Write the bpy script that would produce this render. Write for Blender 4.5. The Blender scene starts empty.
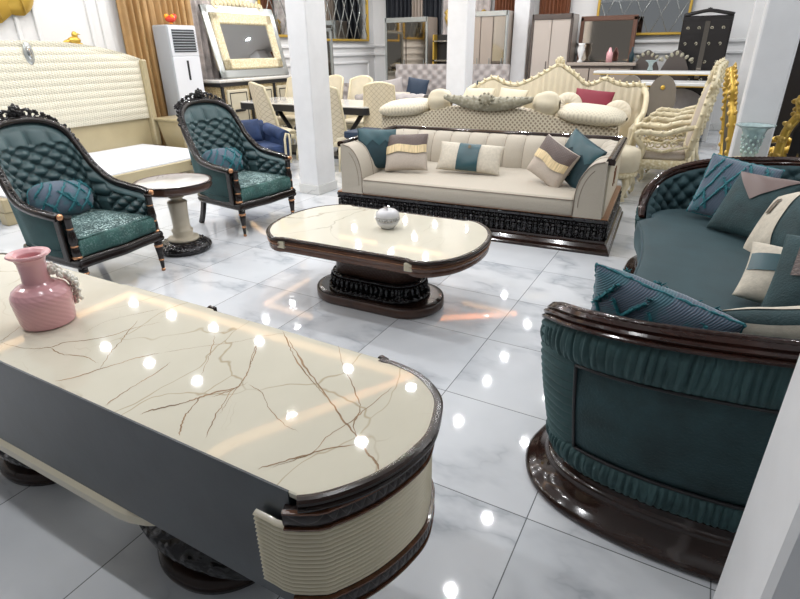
import bpy, bmesh, random
from math import *
from mathutils import Vector, Matrix, noise
random.seed(7)
SC = bpy.context.scene
COL = SC.collection
PI = pi
V = Vector

# ---------------------------------------------------------------- objects
class MB:
    """collects shapes; build() links them as ONE mesh object"""
    def __init__(s):
        s.bm = bmesh.new(); s.uv = s.bm.loops.layers.uv.new('uv')
    def _xf(s, vs, M):
        if M is not None: bmesh.ops.transform(s.bm, matrix=M, verts=vs)
    def box(s, x0, x1, y0, y1, z0, z1, bev=0.0, M=None, seg=1):
        r = bmesh.ops.create_cube(s.bm, size=1)
        vs = r['verts']
        for v in vs:
            v.co = V((x0 + (v.co.x + .5) * (x1 - x0), y0 + (v.co.y + .5) * (y1 - y0), z0 + (v.co.z + .5) * (z1 - z0)))
        if bev > 0:
            es = list({e for v in vs for e in v.link_edges})
            r = bmesh.ops.bevel(s.bm, geom=es, offset=bev, segments=seg, affect='EDGES', profile=.5)
            vs = list({v for f in r['faces'] for v in f.verts} | {v for v in vs if v.is_valid})
        s._xf(vs, M)
        return s
    def grid(s, fn, nu, nv, cu=False, cv=False, M=None, flip=False):
        """fn(a,b) a,b in 0..1 -> point"""
        U = nu if cu else nu + 1; W = nv if cv else nv + 1
        P = [[s.bm.verts.new(fn(i / nu, j / nv)) for j in range(W)] for i in range(U)]
        for i in range(nu):
            for j in range(nv):
                q = [P[i][j], P[(i + 1) % U][j], P[(i + 1) % U][(j + 1) % W], P[i][(j + 1) % W]]
                c = [(i / nu, j / nv), ((i + 1) / nu, j / nv), ((i + 1) / nu, (j + 1) / nv), (i / nu, (j + 1) / nv)]
                if flip: q.reverse(); c.reverse()
                try: f = s.bm.faces.new(q)
                except ValueError: continue
                f.smooth = True
                for l, t in zip(f.loops, c): l[s.uv].uv = t
        s._xf([v for r in P for v in r], M)
        return P
    def lathe(s, prof, n=32, M=None, rad=None, cap=True):
        """prof [(r,z)] bottom to top; rad(theta, z) multiplies r"""
        k = len(prof) - 1
        def fn(a, b):
            j = min(int(round(b * k)), k); r, z = prof[j]; t = a * 2 * PI
            m = rad(t, z) if rad else 1
            return V((r * m * cos(t), r * m * sin(t), z))
        P = s.grid(fn, n, k, cu=True, M=M)
        if cap:
            for j, fl in ((0, True), (k, False)):
                if prof[j][0] > 1e-5:
                    q = [P[i][j] for i in range(n)]
                    if fl: q.reverse()
                    s.bm.faces.new(q)
        return s
    def loft(s, rings, cap=True, M=None, closed=True, smooth=True):
        """rings: list of equal-length point lists"""
        n = len(rings[0])
        R = [[s.bm.verts.new(p) for p in r] for r in rings]
        m = len(rings)
        for j in range(m - 1):
            for i in range(n if closed else n - 1):
                k = (i + 1) % n
                try: f = s.bm.faces.new([R[j][i], R[j][k], R[j + 1][k], R[j + 1][i]])
                except ValueError: continue
                f.smooth = smooth
                for l, t in zip(f.loops, ((i / n, j / (m - 1)), ((i + 1) / n, j / (m - 1)), ((i + 1) / n, (j + 1) / (m - 1)), (i / n, (j + 1) / (m - 1)))):
                    l[s.uv].uv = t
        if cap and closed:
            for r, rev in ((R[0], True), (R[-1], False)):
                q = list(r)
                if rev: q.reverse()
                try: s.bm.faces.new(q)
                except ValueError: pass
        s._xf([v for r in R for v in r], M)
        return s
    def prism(s, out, prof, M=None, smooth=False, fan=None):
        """out: ccw outline [(x,y)], prof: [(offset outward, z)] bottom to top"""
        R = [[V((x, y, z)) for x, y in offs(out, o)] for o, z in prof]
        if fan:
            c = V((*fan, 0))
            for k in (.92, .8, .6, .35, .02): R.append([c + (p - c) * k + V((0, 0, p.z * (1 - k))) for p in R[len(prof) - 1]])
        return s.loft(R, True, M, True, smooth)
    def tube(s, pts, r, n=8, closed=False, M=None, cap=True, flat=1.0):
        pts = [V(p) for p in pts]; m = len(pts)
        rr = r if isinstance(r, (list, tuple)) else [r] * m
        rings = []; nrm = None
        for i, p in enumerate(pts):
            a = pts[(i - 1) % m] if (closed or i) else p
            b = pts[(i + 1) % m] if (closed or i < m - 1) else p
            t = (b - a)
            if t.length < 1e-9: t = V((0, 0, 1))
            t.normalize()
            if nrm is None:
                nrm = t.orthogonal().normalized() if abs(t.z) > .9 else (V((0, 0, 1)) - t * t.z).normalized()
            nrm = nrm - t * nrm.dot(t)
            if nrm.length < 1e-6: nrm = t.orthogonal()
            nrm.normalize(); bi = t.cross(nrm)
            rings.append([p + (nrm * cos(k * 2 * PI / n) * flat + bi * sin(k * 2 * PI / n)) * rr[i] for k in range(n)])
        if closed: rings.append(rings[0])
        return s.loft(rings, cap and not closed, M)
    def sweep(s, pts, sec, M=None, closed=False, cap=True, scale=None, smooth=False):
        """section (side, up); side = left of the path; up = z mostly"""
        pts = [V(p) for p in pts]; m = len(pts); rings = []
        for i, p in enumerate(pts):
            a = pts[(i - 1) % m] if (closed or i) else p
            b = pts[(i + 1) % m] if (closed or i < m - 1) else p
            t = (b - a).normalized()
            side = V((0, 0, 1)).cross(t)
            if side.length < 1e-4: side = V((1, 0, 0))
            side.normalize(); up = t.cross(side)
            k = scale[i] if scale else 1
            rings.append([p + side * x * k + up * z * k for x, z in sec])
        if closed: rings.append(rings[0])
        return s.loft(rings, cap and not closed, M, True, smooth)
    def ball(s, c, r, n=8, M=None):
        rx, ry, rz = r if isinstance(r, (list, tuple)) else (r, r, r)
        q = bmesh.ops.create_uvsphere(s.bm, u_segments=n, v_segments=max(4, n // 2 + 1), radius=1)
        for v in q['verts']: v.co = V((c[0] + v.co.x * rx, c[1] + v.co.y * ry, c[2] + v.co.z * rz))
        for f in {f for v in q['verts'] for f in v.link_faces}: f.smooth = True
        s._xf(q['verts'], M)
        return s
    def build(s, name, m, parent=None, loc=None, rot=None, smooth=None, weld=False):
        if weld: bmesh.ops.remove_doubles(s.bm, verts=s.bm.verts, dist=1e-4)
        bmesh.ops.recalc_face_normals(s.bm, faces=s.bm.faces)
        if smooth is not None:
            for f in s.bm.faces: f.smooth = smooth
        me = bpy.data.meshes.new(name); s.bm.to_mesh(me); s.bm.free()
        me.materials.append(m)
        o = bpy.data.objects.new(name, me); COL.objects.link(o)
        if parent is not None: o.parent = parent
        if loc is not None: o.location = loc
        if rot is not None: o.rotation_euler = rot
        return o

def offs(out, d):
    n = len(out)
    if abs(d) < 1e-9: return list(out)
    r = []
    for i in range(n):
        x0, y0 = out[i - 1]; x, y = out[i]; x1, y1 = out[(i + 1) % n]
        a = V((x - x0, y - y0)); b = V((x1 - x, y1 - y))
        if a.length < 1e-9: a = b
        if b.length < 1e-9: b = a
        a.normalize(); b.normalize()
        na = V((a.y, -a.x)); nb = V((b.y, -b.x)); nn = na + nb
        if nn.length < 1e-6: nn = na
        nn.normalize(); k = max(.5, nn.dot(na))
        r.append((x + nn.x * d / k, y + nn.y * d / k))
    return r

def tag(o, label=None, cat=None, group=None, kind=None):
    if label: o['label'] = label
    if cat: o['category'] = cat
    if group: o['group'] = group
    if kind: o['kind'] = kind
    return o
def thing(name, label, cat, loc=(0, 0, 0), rz=0, group=None):
    o = bpy.data.objects.new(name, None); COL.objects.link(o)
    o.location = loc; o.rotation_euler = (0, 0, rz); o.empty_display_size = .1
    return tag(o, label, cat, group)
def dup(root, loc, rz=None, label=None, group=None, scale=None):
    c = root.copy(); COL.objects.link(c); c.location = loc
    if rz is not None: c.rotation_euler = (0, 0, rz) if not isinstance(rz, tuple) else rz
    if label: c['label'] = label
    if group: c['group'] = group
    if scale: c.scale = scale
    for ch in list(root.children):
        d = ch.copy(); COL.objects.link(d); d.parent = c
        for g in list(ch.children):
            e = g.copy(); COL.objects.link(e); e.parent = d
    return c
def struct(mb, name, m, **k):
    return tag(mb.build(name, m, **k), kind='structure')
def T(x, y, z=0): return Matrix.Translation((x, y, z))
def RX(a): return Matrix.Rotation(a, 4, 'X')
def RY(a): return Matrix.Rotation(a, 4, 'Y')
def RZ(a): return Matrix.Rotation(a, 4, 'Z')
def rad(*a): return tuple(radians(x) for x in a)

def smoothpts(pts, n=6, closed=False):
    """Catmull-Rom through the points"""
    P = [V(p) for p in pts]; m = len(P); out = []
    rng = m if closed else m - 1
    for i in range(rng):
        if closed: a, b, c, d = P[i - 1], P[i], P[(i + 1) % m], P[(i + 2) % m]
        else: a, b, c, d = P[max(i - 1, 0)], P[i], P[i + 1], P[min(i + 2, m - 1)]
        for k in range(n):
            t = k / n
            out.append(.5 * ((2 * b) + (c - a) * t + (2 * a - 5 * b + 4 * c - d) * t * t + (3 * b - a - 3 * c + d) * t ** 3))
    if not closed: out.append(P[-1])
    return out
def racetrack(L, W, n=12, r=None):
    """ccw rounded bar of length L (x), width W (y)"""
    r = min(W / 2, r or W / 2); out = []
    for cx, cy, a0 in ((L / 2 - r, -W / 2 + r, -PI / 2), (L / 2 - r, W / 2 - r, 0), (-L / 2 + r, W / 2 - r, PI / 2), (-L / 2 + r, -W / 2 + r, PI)):
        for k in range(n + 1):
            a = a0 + k * PI / 2 / n; out.append((cx + r * cos(a), cy + r * sin(a)))
    return out

# ---------------------------------------------------------------- materials
class NT:
    def __init__(s, name):
        s.m = bpy.data.materials.new(name); s.m.use_nodes = True
        s.t = s.m.node_tree; s.b = s.t.nodes['Principled BSDF']
    def n(s, typ, **kw):
        x = s.t.nodes.new('ShaderNode' + typ)
        for k, v in kw.items():
            if hasattr(x, k) and not k[0].isupper(): setattr(x, k, v)
            else: s.set(x, k, v)
        return x
    def set(s, x, k, v):
        i = x.inputs[int(k[1:])] if k[0] == 'I' and k[1:].isdigit() else x.inputs[k]
        if hasattr(v, 'links') or isinstance(v, bpy.types.NodeSocket): s.t.links.new(v, i)
        else:
            if isinstance(v, tuple) and len(v) == 3 and i.type == 'RGBA': v = (*v, 1)
            i.default_value = v
    def math(s, op, a, b=None, c=None, clamp=False):
        x = s.t.nodes.new('ShaderNodeMath'); x.operation = op; x.use_clamp = clamp
        for k, v in enumerate((a, b, c)):
            if v is None: continue
            if isinstance(v, bpy.types.NodeSocket): s.t.links.new(v, x.inputs[k])
            else: x.inputs[k].default_value = v
        return x.outputs[0]
    def mix(s, f, a, b):
        x = s.t.nodes.new('ShaderNodeMix'); x.data_type = 'RGBA'
        for i, v in ((0, f), (6, a), (7, b)):
            if isinstance(v, bpy.types.NodeSocket): s.t.links.new(v, x.inputs[i])
            else: x.inputs[i].default_value = (*v, 1) if isinstance(v, tuple) and len(v) == 3 else v
        return x.outputs[2]
    def ramp(s, f, stops):
        x = s.t.nodes.new('ShaderNodeValToRGB'); e = x.color_ramp.elements
        while len(e) < len(stops): e.new(.5)
        for k, (p, c) in enumerate(stops):
            e[k].position = p; e[k].color = (*c, 1) if isinstance(c, tuple) else (c, c, c, 1)
        s.t.links.new(f, x.inputs[0]); return x.outputs[0]
    def coord(s, kind='Object', scale=None):
        o = s.n('TexCoord').outputs[kind]
        if scale:
            mp = s.t.nodes.new('ShaderNodeMapping'); s.t.links.new(o, mp.inputs[0]); mp.inputs['Scale'].default_value = scale; o = mp.outputs[0]
        return o
    def noise(s, vec, scale, detail=3, rough=.55, out=0):
        x = s.n('TexNoise', Vector=vec, Scale=scale, Detail=detail, Roughness=rough); return x.outputs[out]
    def bump(s, h, strength=.3, dist=.01):
        x = s.n('Bump', Strength=strength, Distance=dist, Height=h); s.t.links.new(x.outputs[0], s.b.inputs['Normal']); return x
def mat(name, col, rough=.5, metal=0, var=0, vs=6, bump=0, bs=80, bd=.004, sheen=0, coat=0, spec=None, trans=0, stretch=None):
    t = NT(name); t.b.inputs['Roughness'].default_value = rough; t.b.inputs['Metallic'].default_value = metal
    t.b.inputs['Base Color'].default_value = (*col, 1)
    if spec is not None: t.b.inputs['Specular IOR Level'].default_value = spec
    if var:
        f = t.noise(t.coord(scale=stretch), vs, 4)
        hi = tuple(min(1, c * (1 + var)) for c in col); lo = tuple(c * (1 - var) for c in col)
        t.set(t.b, 'Base Color', t.ramp(f, [(.3, lo), (.7, hi)]))
    if bump: t.bump(t.noise(t.coord(scale=stretch), bs, 3), bump, bd)
    if sheen:
        t.b.inputs['Sheen Weight'].default_value = sheen; t.b.inputs['Sheen Roughness'].default_value = .4
        t.b.inputs['Sheen Tint'].default_value = (*[min(1, c * 3 + .1) for c in col], 1)
    if coat: t.b.inputs['Coat Weight'].default_value = coat; t.b.inputs['Coat Roughness'].default_value = .04
    if trans: t.b.inputs['Transmission Weight'].default_value = trans
    return t.m
def lattice_mat(name, base, line, su, sv, width=.12, rough=.5, coord='UV', bump=.4, dot=None, metal=0, soft=.05, swap=None):
    """diamond lattice drawn on uv (or object) coordinates"""
    t = NT(name); c = t.coord(coord); sp = t.n('SeparateXYZ', Vector=c)
    ax = swap or (0, 1)
    u = t.math('MULTIPLY', sp.outputs[ax[0]], su); v = t.math('MULTIPLY', sp.outputs[ax[1]], sv)
    d = []
    for q in (t.math('ADD', u, v), t.math('SUBTRACT', u, v)):
        f = t.math('FRACT', q); d.append(t.math('ABSOLUTE', t.math('SUBTRACT', f, .5)))
    near = t.math('MAXIMUM', d[0], d[1])          # .5 on a line
    k = t.math('MULTIPLY', t.math('SUBTRACT', near, .5 - width), 1 / soft, clamp=True)
    colr = t.mix(k, base, line)
    if dot:
        m = t.math('ADD', d[0], d[1]); kd = t.math('MULTIPLY', t.math('SUBTRACT', .22, m), 12, clamp=True)
        colr = t.mix(kd, colr, dot)
    t.set(t.b, 'Base Color', colr); t.b.inputs['Roughness'].default_value = rough; t.b.inputs['Metallic'].default_value = metal
    if bump: t.bump(t.math('SUBTRACT', 1, near), bump, .006)
    return t.m
def emit(name, col, s):
    t = NT(name); t.b.inputs['Base Color'].default_value = (*col, 1)
    t.b.inputs['Emission Color'].default_value = (*col, 1); t.b.inputs['Emission Strength'].default_value = s
    return t.m

# ---------------------------------------------------------------- shapes shared by several things
def tuft_h(u, v, su, sv, off=0.0):
    """0 at buttons, 1 on the puffs; diamond folds"""
    a = (u / su + v / sv) + off; b = (u / su - v / sv) + off
    sa = abs(sin(PI * a)); sb = abs(sin(PI * b))
    return (sa ** .6) * (sb ** .6) * .8 + .2 * min(1, (sa + sb) * 1.4)
def pil(w, h, t, pinch=.12, rnd=.05):
    """two-sided cushion surface in the local XZ plane, thickness along Y; returns f(u,v,side,extra)"""
    def f(u, v, side, e=0):
        x = u * w / 2 * (1 - pinch * (1 - u * u * .2) * (1 - v * v) * abs(u)) ; z = v * h / 2 * (1 - pinch * (1 - v * v * .2) * (1 - u * u) * abs(v))
        q = max(0, (1 - u * u) * (1 - v * v)); k = 1 - rnd * u * u * v * v; x *= k; z *= k
        wr = .006 * sin(9 * u + 5 * v * v + side) * q ** .3
        return V((x, side * (t / 2 * q ** .42 + e + wr * .6), z + h / 2))
    return f
def pillow(name, label, w, h, t, m, loc, rot, cat='cushion', group=None, patches=(), pinch=.12, n=14, rnd=.05):
    f = pil(w, h, t, pinch, rnd); root = None
    def cosu(a): return sin((a - .5) * PI)
    mb = MB()
    for side in (-1, 1):
        mb.grid(lambda a, b: f(cosu(a), cosu(b), side), n, n, flip=side > 0)
    root = mb.build(name, m, weld=True)
    root.location = loc; root.rotation_euler = rad(*rot); tag(root, label, cat, group)
    for (pn, pm, u0, u1, v0, v1, e, extra) in patches:
        q = MB()
        sides = extra.get('sides', (-1, 1)); sh = extra.get('shape')
        for side in sides:
            def g(a, b):
                u = u0 + (u1 - u0) * a; v = v0 + (v1 - v0) * b
                if sh: u, v = sh(a, b)
                return f(u, v, side, e)
            q.grid(g, extra.get('nu', 14), extra.get('nv', 10), flip=side > 0)
        o = q.build(pn, pm, root)
        if 'label' in extra: o['label'] = extra['label']
    return root
def scroll_pts(cx, cz, r0, a0, turns, n=14, y=0, d=1, shrink=.18):
    out = []
    for k in range(n + 1):
        t = k / n; r = r0 * (1 - (1 - shrink) * t); a = a0 + d * turns * 2 * PI * t
        out.append((cx + r * cos(a), y, cz + r * sin(a)))
    return out
def leaf(mb, x, z, ang, L, w, y=0, th=.5, M=None):
    """small carved acanthus lobe lying in the XZ plane"""
    R = Matrix.Translation((x, y, z)) @ Matrix.Rotation(-ang, 4, 'Y')
    if M is not None: R = M @ R
    mb.ball((L / 2, 0, 0), (L / 2, w * th, w), 8, R)
# ---------------------------------------------------------------- palette
def marble_floor():
    t = NT('white_marble_tile'); c = t.coord(); sp = t.n('SeparateXYZ', Vector=c)
    ix = t.math('DIVIDE', t.math('ADD', sp.outputs[0], .3), .6); iy = t.math('DIVIDE', t.math('SUBTRACT', sp.outputs[1], .277), .603)
    fx = t.math('FRACT', ix); fy = t.math('FRACT', iy)
    dx = t.math('ABSOLUTE', t.math('SUBTRACT', fx, .5)); dy = t.math('ABSOLUTE', t.math('SUBTRACT', fy, .5))
    g = t.math('GREATER_THAN', t.math('MAXIMUM', dx, dy), .4965)
    cmb = t.n('CombineXYZ', X=t.math('FLOOR', ix), Y=t.math('FLOOR', iy)); wn = t.n('TexWhiteNoise', Vector=cmb.outputs[0])
    off = t.n('VectorMath', operation='SCALE', I0=wn.outputs['Color']); off.inputs['Scale'].default_value = 9
    vec = t.n('VectorMath', operation='ADD', I0=c, I1=off.outputs[0]).outputs[0]
    st = t.n('Mapping', Vector=vec); st.inputs['Scale'].default_value = (1.0, 1.9, 1); st.inputs['Rotation'].default_value = (0, 0, .6)
    n1 = t.noise(st.outputs[0], 1.1, 5, .55)
    v1 = t.math('ABSOLUTE', t.math('SUBTRACT', n1, .5))
    k1 = t.ramp(v1, [(0, 1.0), (.012, .6), (.065, 0.0)])
    n2 = t.noise(vec, 2.2, 2); m2 = t.ramp(n2, [(.44, 0.0), (.58, 1.0)])
    k = t.math('MULTIPLY', k1, m2)
    cloud = t.ramp(t.noise(vec, 1.6, 4), [(.3, (.60, .625, .655)), (.65, (.69, .71, .735))])
    col = t.mix(t.math('MULTIPLY', k, .65), cloud, (.30, .33, .37))
    col = t.mix(g, col, (.16, .17, .18))
    t.set(t.b, 'Base Color', col); t.b.inputs['Roughness'].default_value = .045
    t.b.inputs['Specular IOR Level'].default_value = .62
    return t.m
def crack_marble(name, base, vein, sc=2.4, w=.018, rough=.05, cloud=None, seed=0, dens=.47):
    t = NT(name); c = t.coord(); mp = t.n('Mapping', Vector=c); mp.inputs['Location'].default_value = (seed, seed * .7, 0)
    mp.inputs['Rotation'].default_value = (0, 0, .5); mp.inputs['Scale'].default_value = (1, .7, 1); c = mp.outputs[0]
    nz = t.n('TexNoise', Vector=c, Scale=2.5, Detail=4); d = t.n('VectorMath', operation='SCALE', I0=nz.outputs['Color']); d.inputs['Scale'].default_value = .35
    vec = t.n('VectorMath', operation='ADD', I0=c, I1=d.outputs[0]).outputs[0]
    vo = t.n('TexVoronoi', feature='DISTANCE_TO_EDGE', Vector=vec, Scale=sc)
    wid = t.math('MULTIPLY', t.noise(c, 3.1, 2), w * 1.9)
    k = t.math('SUBTRACT', 1, t.math('DIVIDE', vo.outputs['Distance'], wid), clamp=True)
    msk = t.ramp(t.noise(c, 1.9, 3), [(dens, 0.0), (dens + .1, 1.0)])
    k = t.math('MULTIPLY', k, msk)
    vo2 = t.n('TexVoronoi', feature='DISTANCE_TO_EDGE', Vector=vec, Scale=sc * 2.1)
    k2 = t.math('SUBTRACT', 1, t.math('DIVIDE', vo2.outputs['Distance'], w * .55), clamp=True)
    m2 = t.ramp(t.noise(c, 2.7, 3, out=0), [(.52, 0.0), (.6, 1.0)]); k2 = t.math('MULTIPLY', t.math('MULTIPLY', k2, m2), .45)
    cl = t.ramp(t.noise(c, 2, 5), [(.3, cloud or tuple(x * .93 for x in base)), (.7, base)])
    col = t.mix(t.math('MULTIPLY', t.math('MAXIMUM', k, k2), .85), cl, vein)
    t.set(t.b, 'Base Color', col); t.b.inputs['Roughness'].default_value = rough; t.b.inputs['Specular IOR Level'].default_value = .6
    return t.m
def velvet(name, col, bs=260, var=.25, vs=3, fleck=0, sheen=.5, bump=.35):
    t = NT(name); c = t.coord(); lo = tuple(x * (1 - var) for x in col); hi = tuple(x * (1 + var) for x in col)
    col2 = t.ramp(t.noise(c, vs, 5), [(.3, lo), (.7, hi)])
    if fleck:
        f = t.ramp(t.noise(c, 75, 2, .8), [(.52, 0.0), (.58, 1.0)]); m = t.ramp(t.noise(c, 14, 3), [(.38, .2), (.6, 1.0)])
        col2 = t.mix(t.math('MULTIPLY', t.math('MULTIPLY', f, m), fleck), col2, (.50, .66, .64))
    t.set(t.b, 'Base Color', col2); t.b.inputs['Roughness'].default_value = .75
    t.b.inputs['Sheen Weight'].default_value = sheen; t.b.inputs['Sheen Roughness'].default_value = .35
    t.b.inputs['Sheen Tint'].default_value = (*[min(1, x * 3 + .1) for x in col], 1)
    if bump: t.bump(t.noise(c, bs, 2), bump, .004)
    return t.m
def carved(name, col, rough=.3, sc=60, st=.9, bd=.012, hi=None, metal=0):
    t = NT(name); c = t.coord(); v = t.n('TexVoronoi', Vector=c, Scale=sc, feature='SMOOTH_F1')
    t.b.inputs['Base Color'].default_value = (*col, 1)
    if hi: t.set(t.b, 'Base Color', t.ramp(v.outputs['Distance'], [(.15, hi), (.55, col)]))
    t.b.inputs['Roughness'].default_value = rough; t.b.inputs['Metallic'].default_value = metal
    t.bump(t.math('SUBTRACT', 1, v.outputs['Distance']), st, bd); return t.m
def ogee_mat(name, base, dark, s, rough=.55, coord='Object', ax=(0, 2)):
    """damask: staggered ogee spots"""
    t = NT(name); c = t.coord(coord); sp = t.n('SeparateXYZ', Vector=c)
    u = t.math('MULTIPLY', sp.outputs[ax[0]], s); v = t.math('MULTIPLY', sp.outputs[ax[1]], s)
    su = t.math('SINE', t.math('MULTIPLY', u, PI)); sv = t.math('SINE', t.math('MULTIPLY', v, PI))
    cu = t.math('COSINE', t.math('MULTIPLY', u, PI)); cv = t.math('COSINE', t.math('MULTIPLY', v, PI))
    a = t.math('ADD', t.math('MULTIPLY', su, sv), t.math('MULTIPLY', cu, cv)); 
    p = t.math('ABSOLUTE', t.math('ADD', t.math('MULTIPLY', su, su), t.math('MULTIPLY', sv, sv)))
    q = t.math('ABSOLUTE', t.math('SUBTRACT', p, 1))
    k = t.ramp(q, [(.42, 0.0), (.62, 1.0)])
    t.set(t.b, 'Base Color', t.mix(k, base, dark)); t.b.inputs['Roughness'].default_value = rough
    return t.m
def stripe_cloth(name, a, b, c3, sc=40, ang=.7):
    """blue-grey cloth with fine diagonal ribs and turquoise streaks"""
    t = NT(name); c = t.coord(); mp = t.n('Mapping', Vector=c); mp.inputs['Rotation'].default_value = (0, ang, 0)
    w = t.n('TexWave', Vector=mp.outputs[0], Scale=sc, Distortion=1.2); w.inputs['Detail'].default_value = 2
    col = t.mix(t.ramp(w.outputs['Fac'], [(.35, 0.0), (.65, 1.0)]), a, b)
    n = t.ramp(t.noise(mp.outputs[0], 9, 3), [(.52, 0.0), (.6, .6)]); col = t.mix(n, col, c3)
    t.set(t.b, 'Base Color', col); t.b.inputs['Roughness'].default_value = .7; t.b.inputs['Sheen Weight'].default_value = .3
    t.bump(w.outputs['Fac'], .5, .004); return t.m
M = {}
M['floor'] = marble_floor()
M['wall'] = mat('white_wall_paint', (.78, .775, .765), .55, bump=.05, bs=30)
M['column'] = mat('painted_column_plaster', (.72, .725, .735), .5, var=.04, vs=5, bump=.08, bs=25)
M['column_side'] = mat('cream_column_paint', (.70, .66, .58), .5, var=.04)
M['tile_skirt'] = crack_marble('pale_skirting_marble', (.66, .66, .64), (.4, .4, .4), 3)
M['ceil'] = mat('ceiling_paint', (.8, .8, .8), .7)
M['top'] = crack_marble('cream_marble_with_brown_veins', (.66, .625, .51), (.40, .32, .20), 3.1, .011, .035, (.58, .545, .44), 1.3, .42)
M['top2'] = crack_marble('cream_marble_faint_veins', (.68, .645, .53), (.40, .36, .28), 1.6, .010, .04, (.62, .585, .48), 5.1)
M['top3'] = crack_marble('white_table_marble', (.70, .68, .64), (.40, .36, .33), 3.2, .02, .06, (.6, .58, .55), 2.2)
M['dark'] = mat('dark_gloss_walnut', (.022, .011, .008), .12, var=.4, vs=5, coat=.15, stretch=(1, 8, 8))
M['espresso'] = mat('espresso_gloss_lacquer', (.020, .010, .007), .2, var=.3, vs=4, spec=.35)
M['walnut'] = mat('reddish_walnut_gloss', (.10, .040, .020), .25, var=.35, vs=9, coat=.1, stretch=(1, 6, 6))
M['walnut_edge'] = mat('thin_bronze_line', (.28, .13, .06), .3, metal=.4)
M['black_carved'] = carved('carved_black_lacquer', (.010, .009, .010), .17, 34, 1, .014)
M['black_wood'] = mat('black_gloss_wood', (.012, .008, .007), .2, coat=0, bump=.2, bs=22)
M['back_panel'] = mat('slate_grey_back_board', (.032, .040, .046), .28, var=.25, vs=5, bump=.05, bs=40)
M['lattice_brown'] = lattice_mat('quilted_brown_leather', (.042, .026, .020), (.012, .008, .006), 20, 1.5, .06, .35)
M['cream_lac'] = mat('cream_lacquer', (.62, .56, .42), .3, coat=.3)
M['cream_rib'] = mat('cream_ribbed_lacquer', (.68, .62, .47), .3, coat=.2)
M['teal_satin'] = mat('teal_satin', (.040, .080, .086), .40, var=.2, vs=4, sheen=.5, bump=.06, bs=40)
M['teal_dark'] = velvet('dark_teal_velvet', (.017, .045, .050), 110, .35, 8, bump=.9)
M['teal_seat'] = velvet('blue_teal_velvet_seat', (.016, .042, .050), 90, .2, 4, bump=.12, sheen=.4)
M['teal_ruche'] = velvet('gathered_teal_velvet', (.026, .066, .069), 150, .2, 9, sheen=.5)
M['teal_tuft'] = velvet('deep_teal_tufting', (.014, .044, .052), 120, .2, 5)
M['green_fleck'] = velvet('sparkling_green_chenille', (.006, .038, .038), 150, .3, 7, fleck=1.0)
M['green_side'] = velvet('green_chenille_border', (.026, .090, .080), 150, .3, 10, fleck=.18)
M['green_panel'] = velvet('teal_side_cloth', (.012, .05, .052), 200, .2, 6)
M['beige'] = mat('beige_linen', (.44, .395, .325), .8, var=.06, vs=160, bump=.25, bs=260, bd=.002, sheen=.15)
M['beige_dark'] = mat('beige_seam_piping', (.23, .19, .15), .7)
M['ivory_leather'] = mat('ivory_leather', (.62, .55, .42), .35, var=.05, vs=5)
M['teal_cloth'] = mat('teal_cushion_cloth', (.009, .036, .048), .65, var=.25, vs=8, sheen=.3, bump=.15, bs=70)
M['teal_band'] = mat('teal_leather_band', (.024, .075, .090), .38, var=.15, vs=8)
M['brown_quilt'] = lattice_mat('brown_quilted_flap', (.105, .072, .062), (.05, .034, .03), 9, 9, .07, .45, bump=.7)
M['fringe'] = mat('gold_cream_fringe', (.66, .52, .30), .6, var=.25, vs=70, bump=.8, bs=120, stretch=(1, 1, .1))
M['cream_cloth'] = mat('cream_weave_cloth', (.56, .51, .42), .8, var=.1, vs=40, bump=.4, bs=120)
M['linen'] = mat('oat_linen', (.46, .40, .34), .8, var=.07, vs=90, bump=.3, bs=160)
M['stripe'] = stripe_cloth('blue_grey_ribbed_cloth', (.055, .105, .155), (.115, .14, .19), (.03, .16, .19))
M['turq'] = mat('turquoise_fringe_thread', (.022, .17, .20), .6, var=.35, vs=80, bump=.8, bs=140)
M['bronze'] = mat('dark_bronze_charm', (.11, .085, .055), .35, metal=.7)
M['gold'] = carved('gilded_carving', (.42, .26, .045), .35, 45, .7, .01, (.75, .52, .14), .35)
M['gold_plain'] = mat('yellow_gilt', (.62, .40, .07), .32, metal=.5)
M['rose_gold'] = mat('copper_ring', (.62, .32, .17), .25, metal=.7)
M['ivory_carved'] = carved('ivory_carved_wood', (.58, .49, .29), .45, 42, .6, .01, (.76, .70, .52))
M['ivory_wood'] = mat('ivory_painted_wood', (.68, .60, .41), .4, var=.08, vs=12)
M['cream_soft'] = mat('cream_upholstery', (.66, .59, .44), .6, var=.05, vs=9, bump=.1, bs=60)
M['damask'] = ogee_mat('cream_damask', (.60, .54, .41), (.27, .215, .15), 19)
M['damask_light'] = ogee_mat('pale_damask', (.68, .62, .48), (.56, .50, .38), 22, ax=(0, 1))
M['lattice_cream'] = lattice_mat('cream_lattice_back_cloth', (.68, .60, .44), (.38, .31, .21), 13, 13, .07, .6, coord='Object', bump=.2, swap=(1, 2))
M['sage'] = carved('sage_grey_carving', (.30, .28, .20), .45, 30, .5, .01, (.44, .41, .32))
M['bed_leather'] = None
M['bed_wood'] = mat('champagne_bed_wood', (.40, .335, .20), .35, var=.05, vs=4, coat=.2)
M['mattress'] = mat('white_bed_board', (.76, .78, .82), .5)
M['curtain'] = mat('mustard_curtain_cloth', (.44, .27, .115), .55, var=.15, vs=3, sheen=.3)
M['sheer'] = mat('sheer_printed_curtain', (.52, .47, .45), .7, var=.35, vs=6)
M['black_cloth'] = mat('black_curtain_cloth', (.008, .010, .016), .7)
M['brown_cloth'] = mat('russet_curtain_cloth', (.17, .055, .02), .6)
M['ac'] = mat('white_appliance_plastic', (.74, .75, .78), .3)
M['ac_side'] = mat('light_grey_plastic', (.40, .42, .44), .4)
M['grille'] = mat('dark_grille', (.05, .055, .06), .4)
M['black'] = mat('matt_black', (.010, .010, .012), .4)
M['red'] = mat('red_glass_ornament', (.75, .06, .03), .2)
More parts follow.
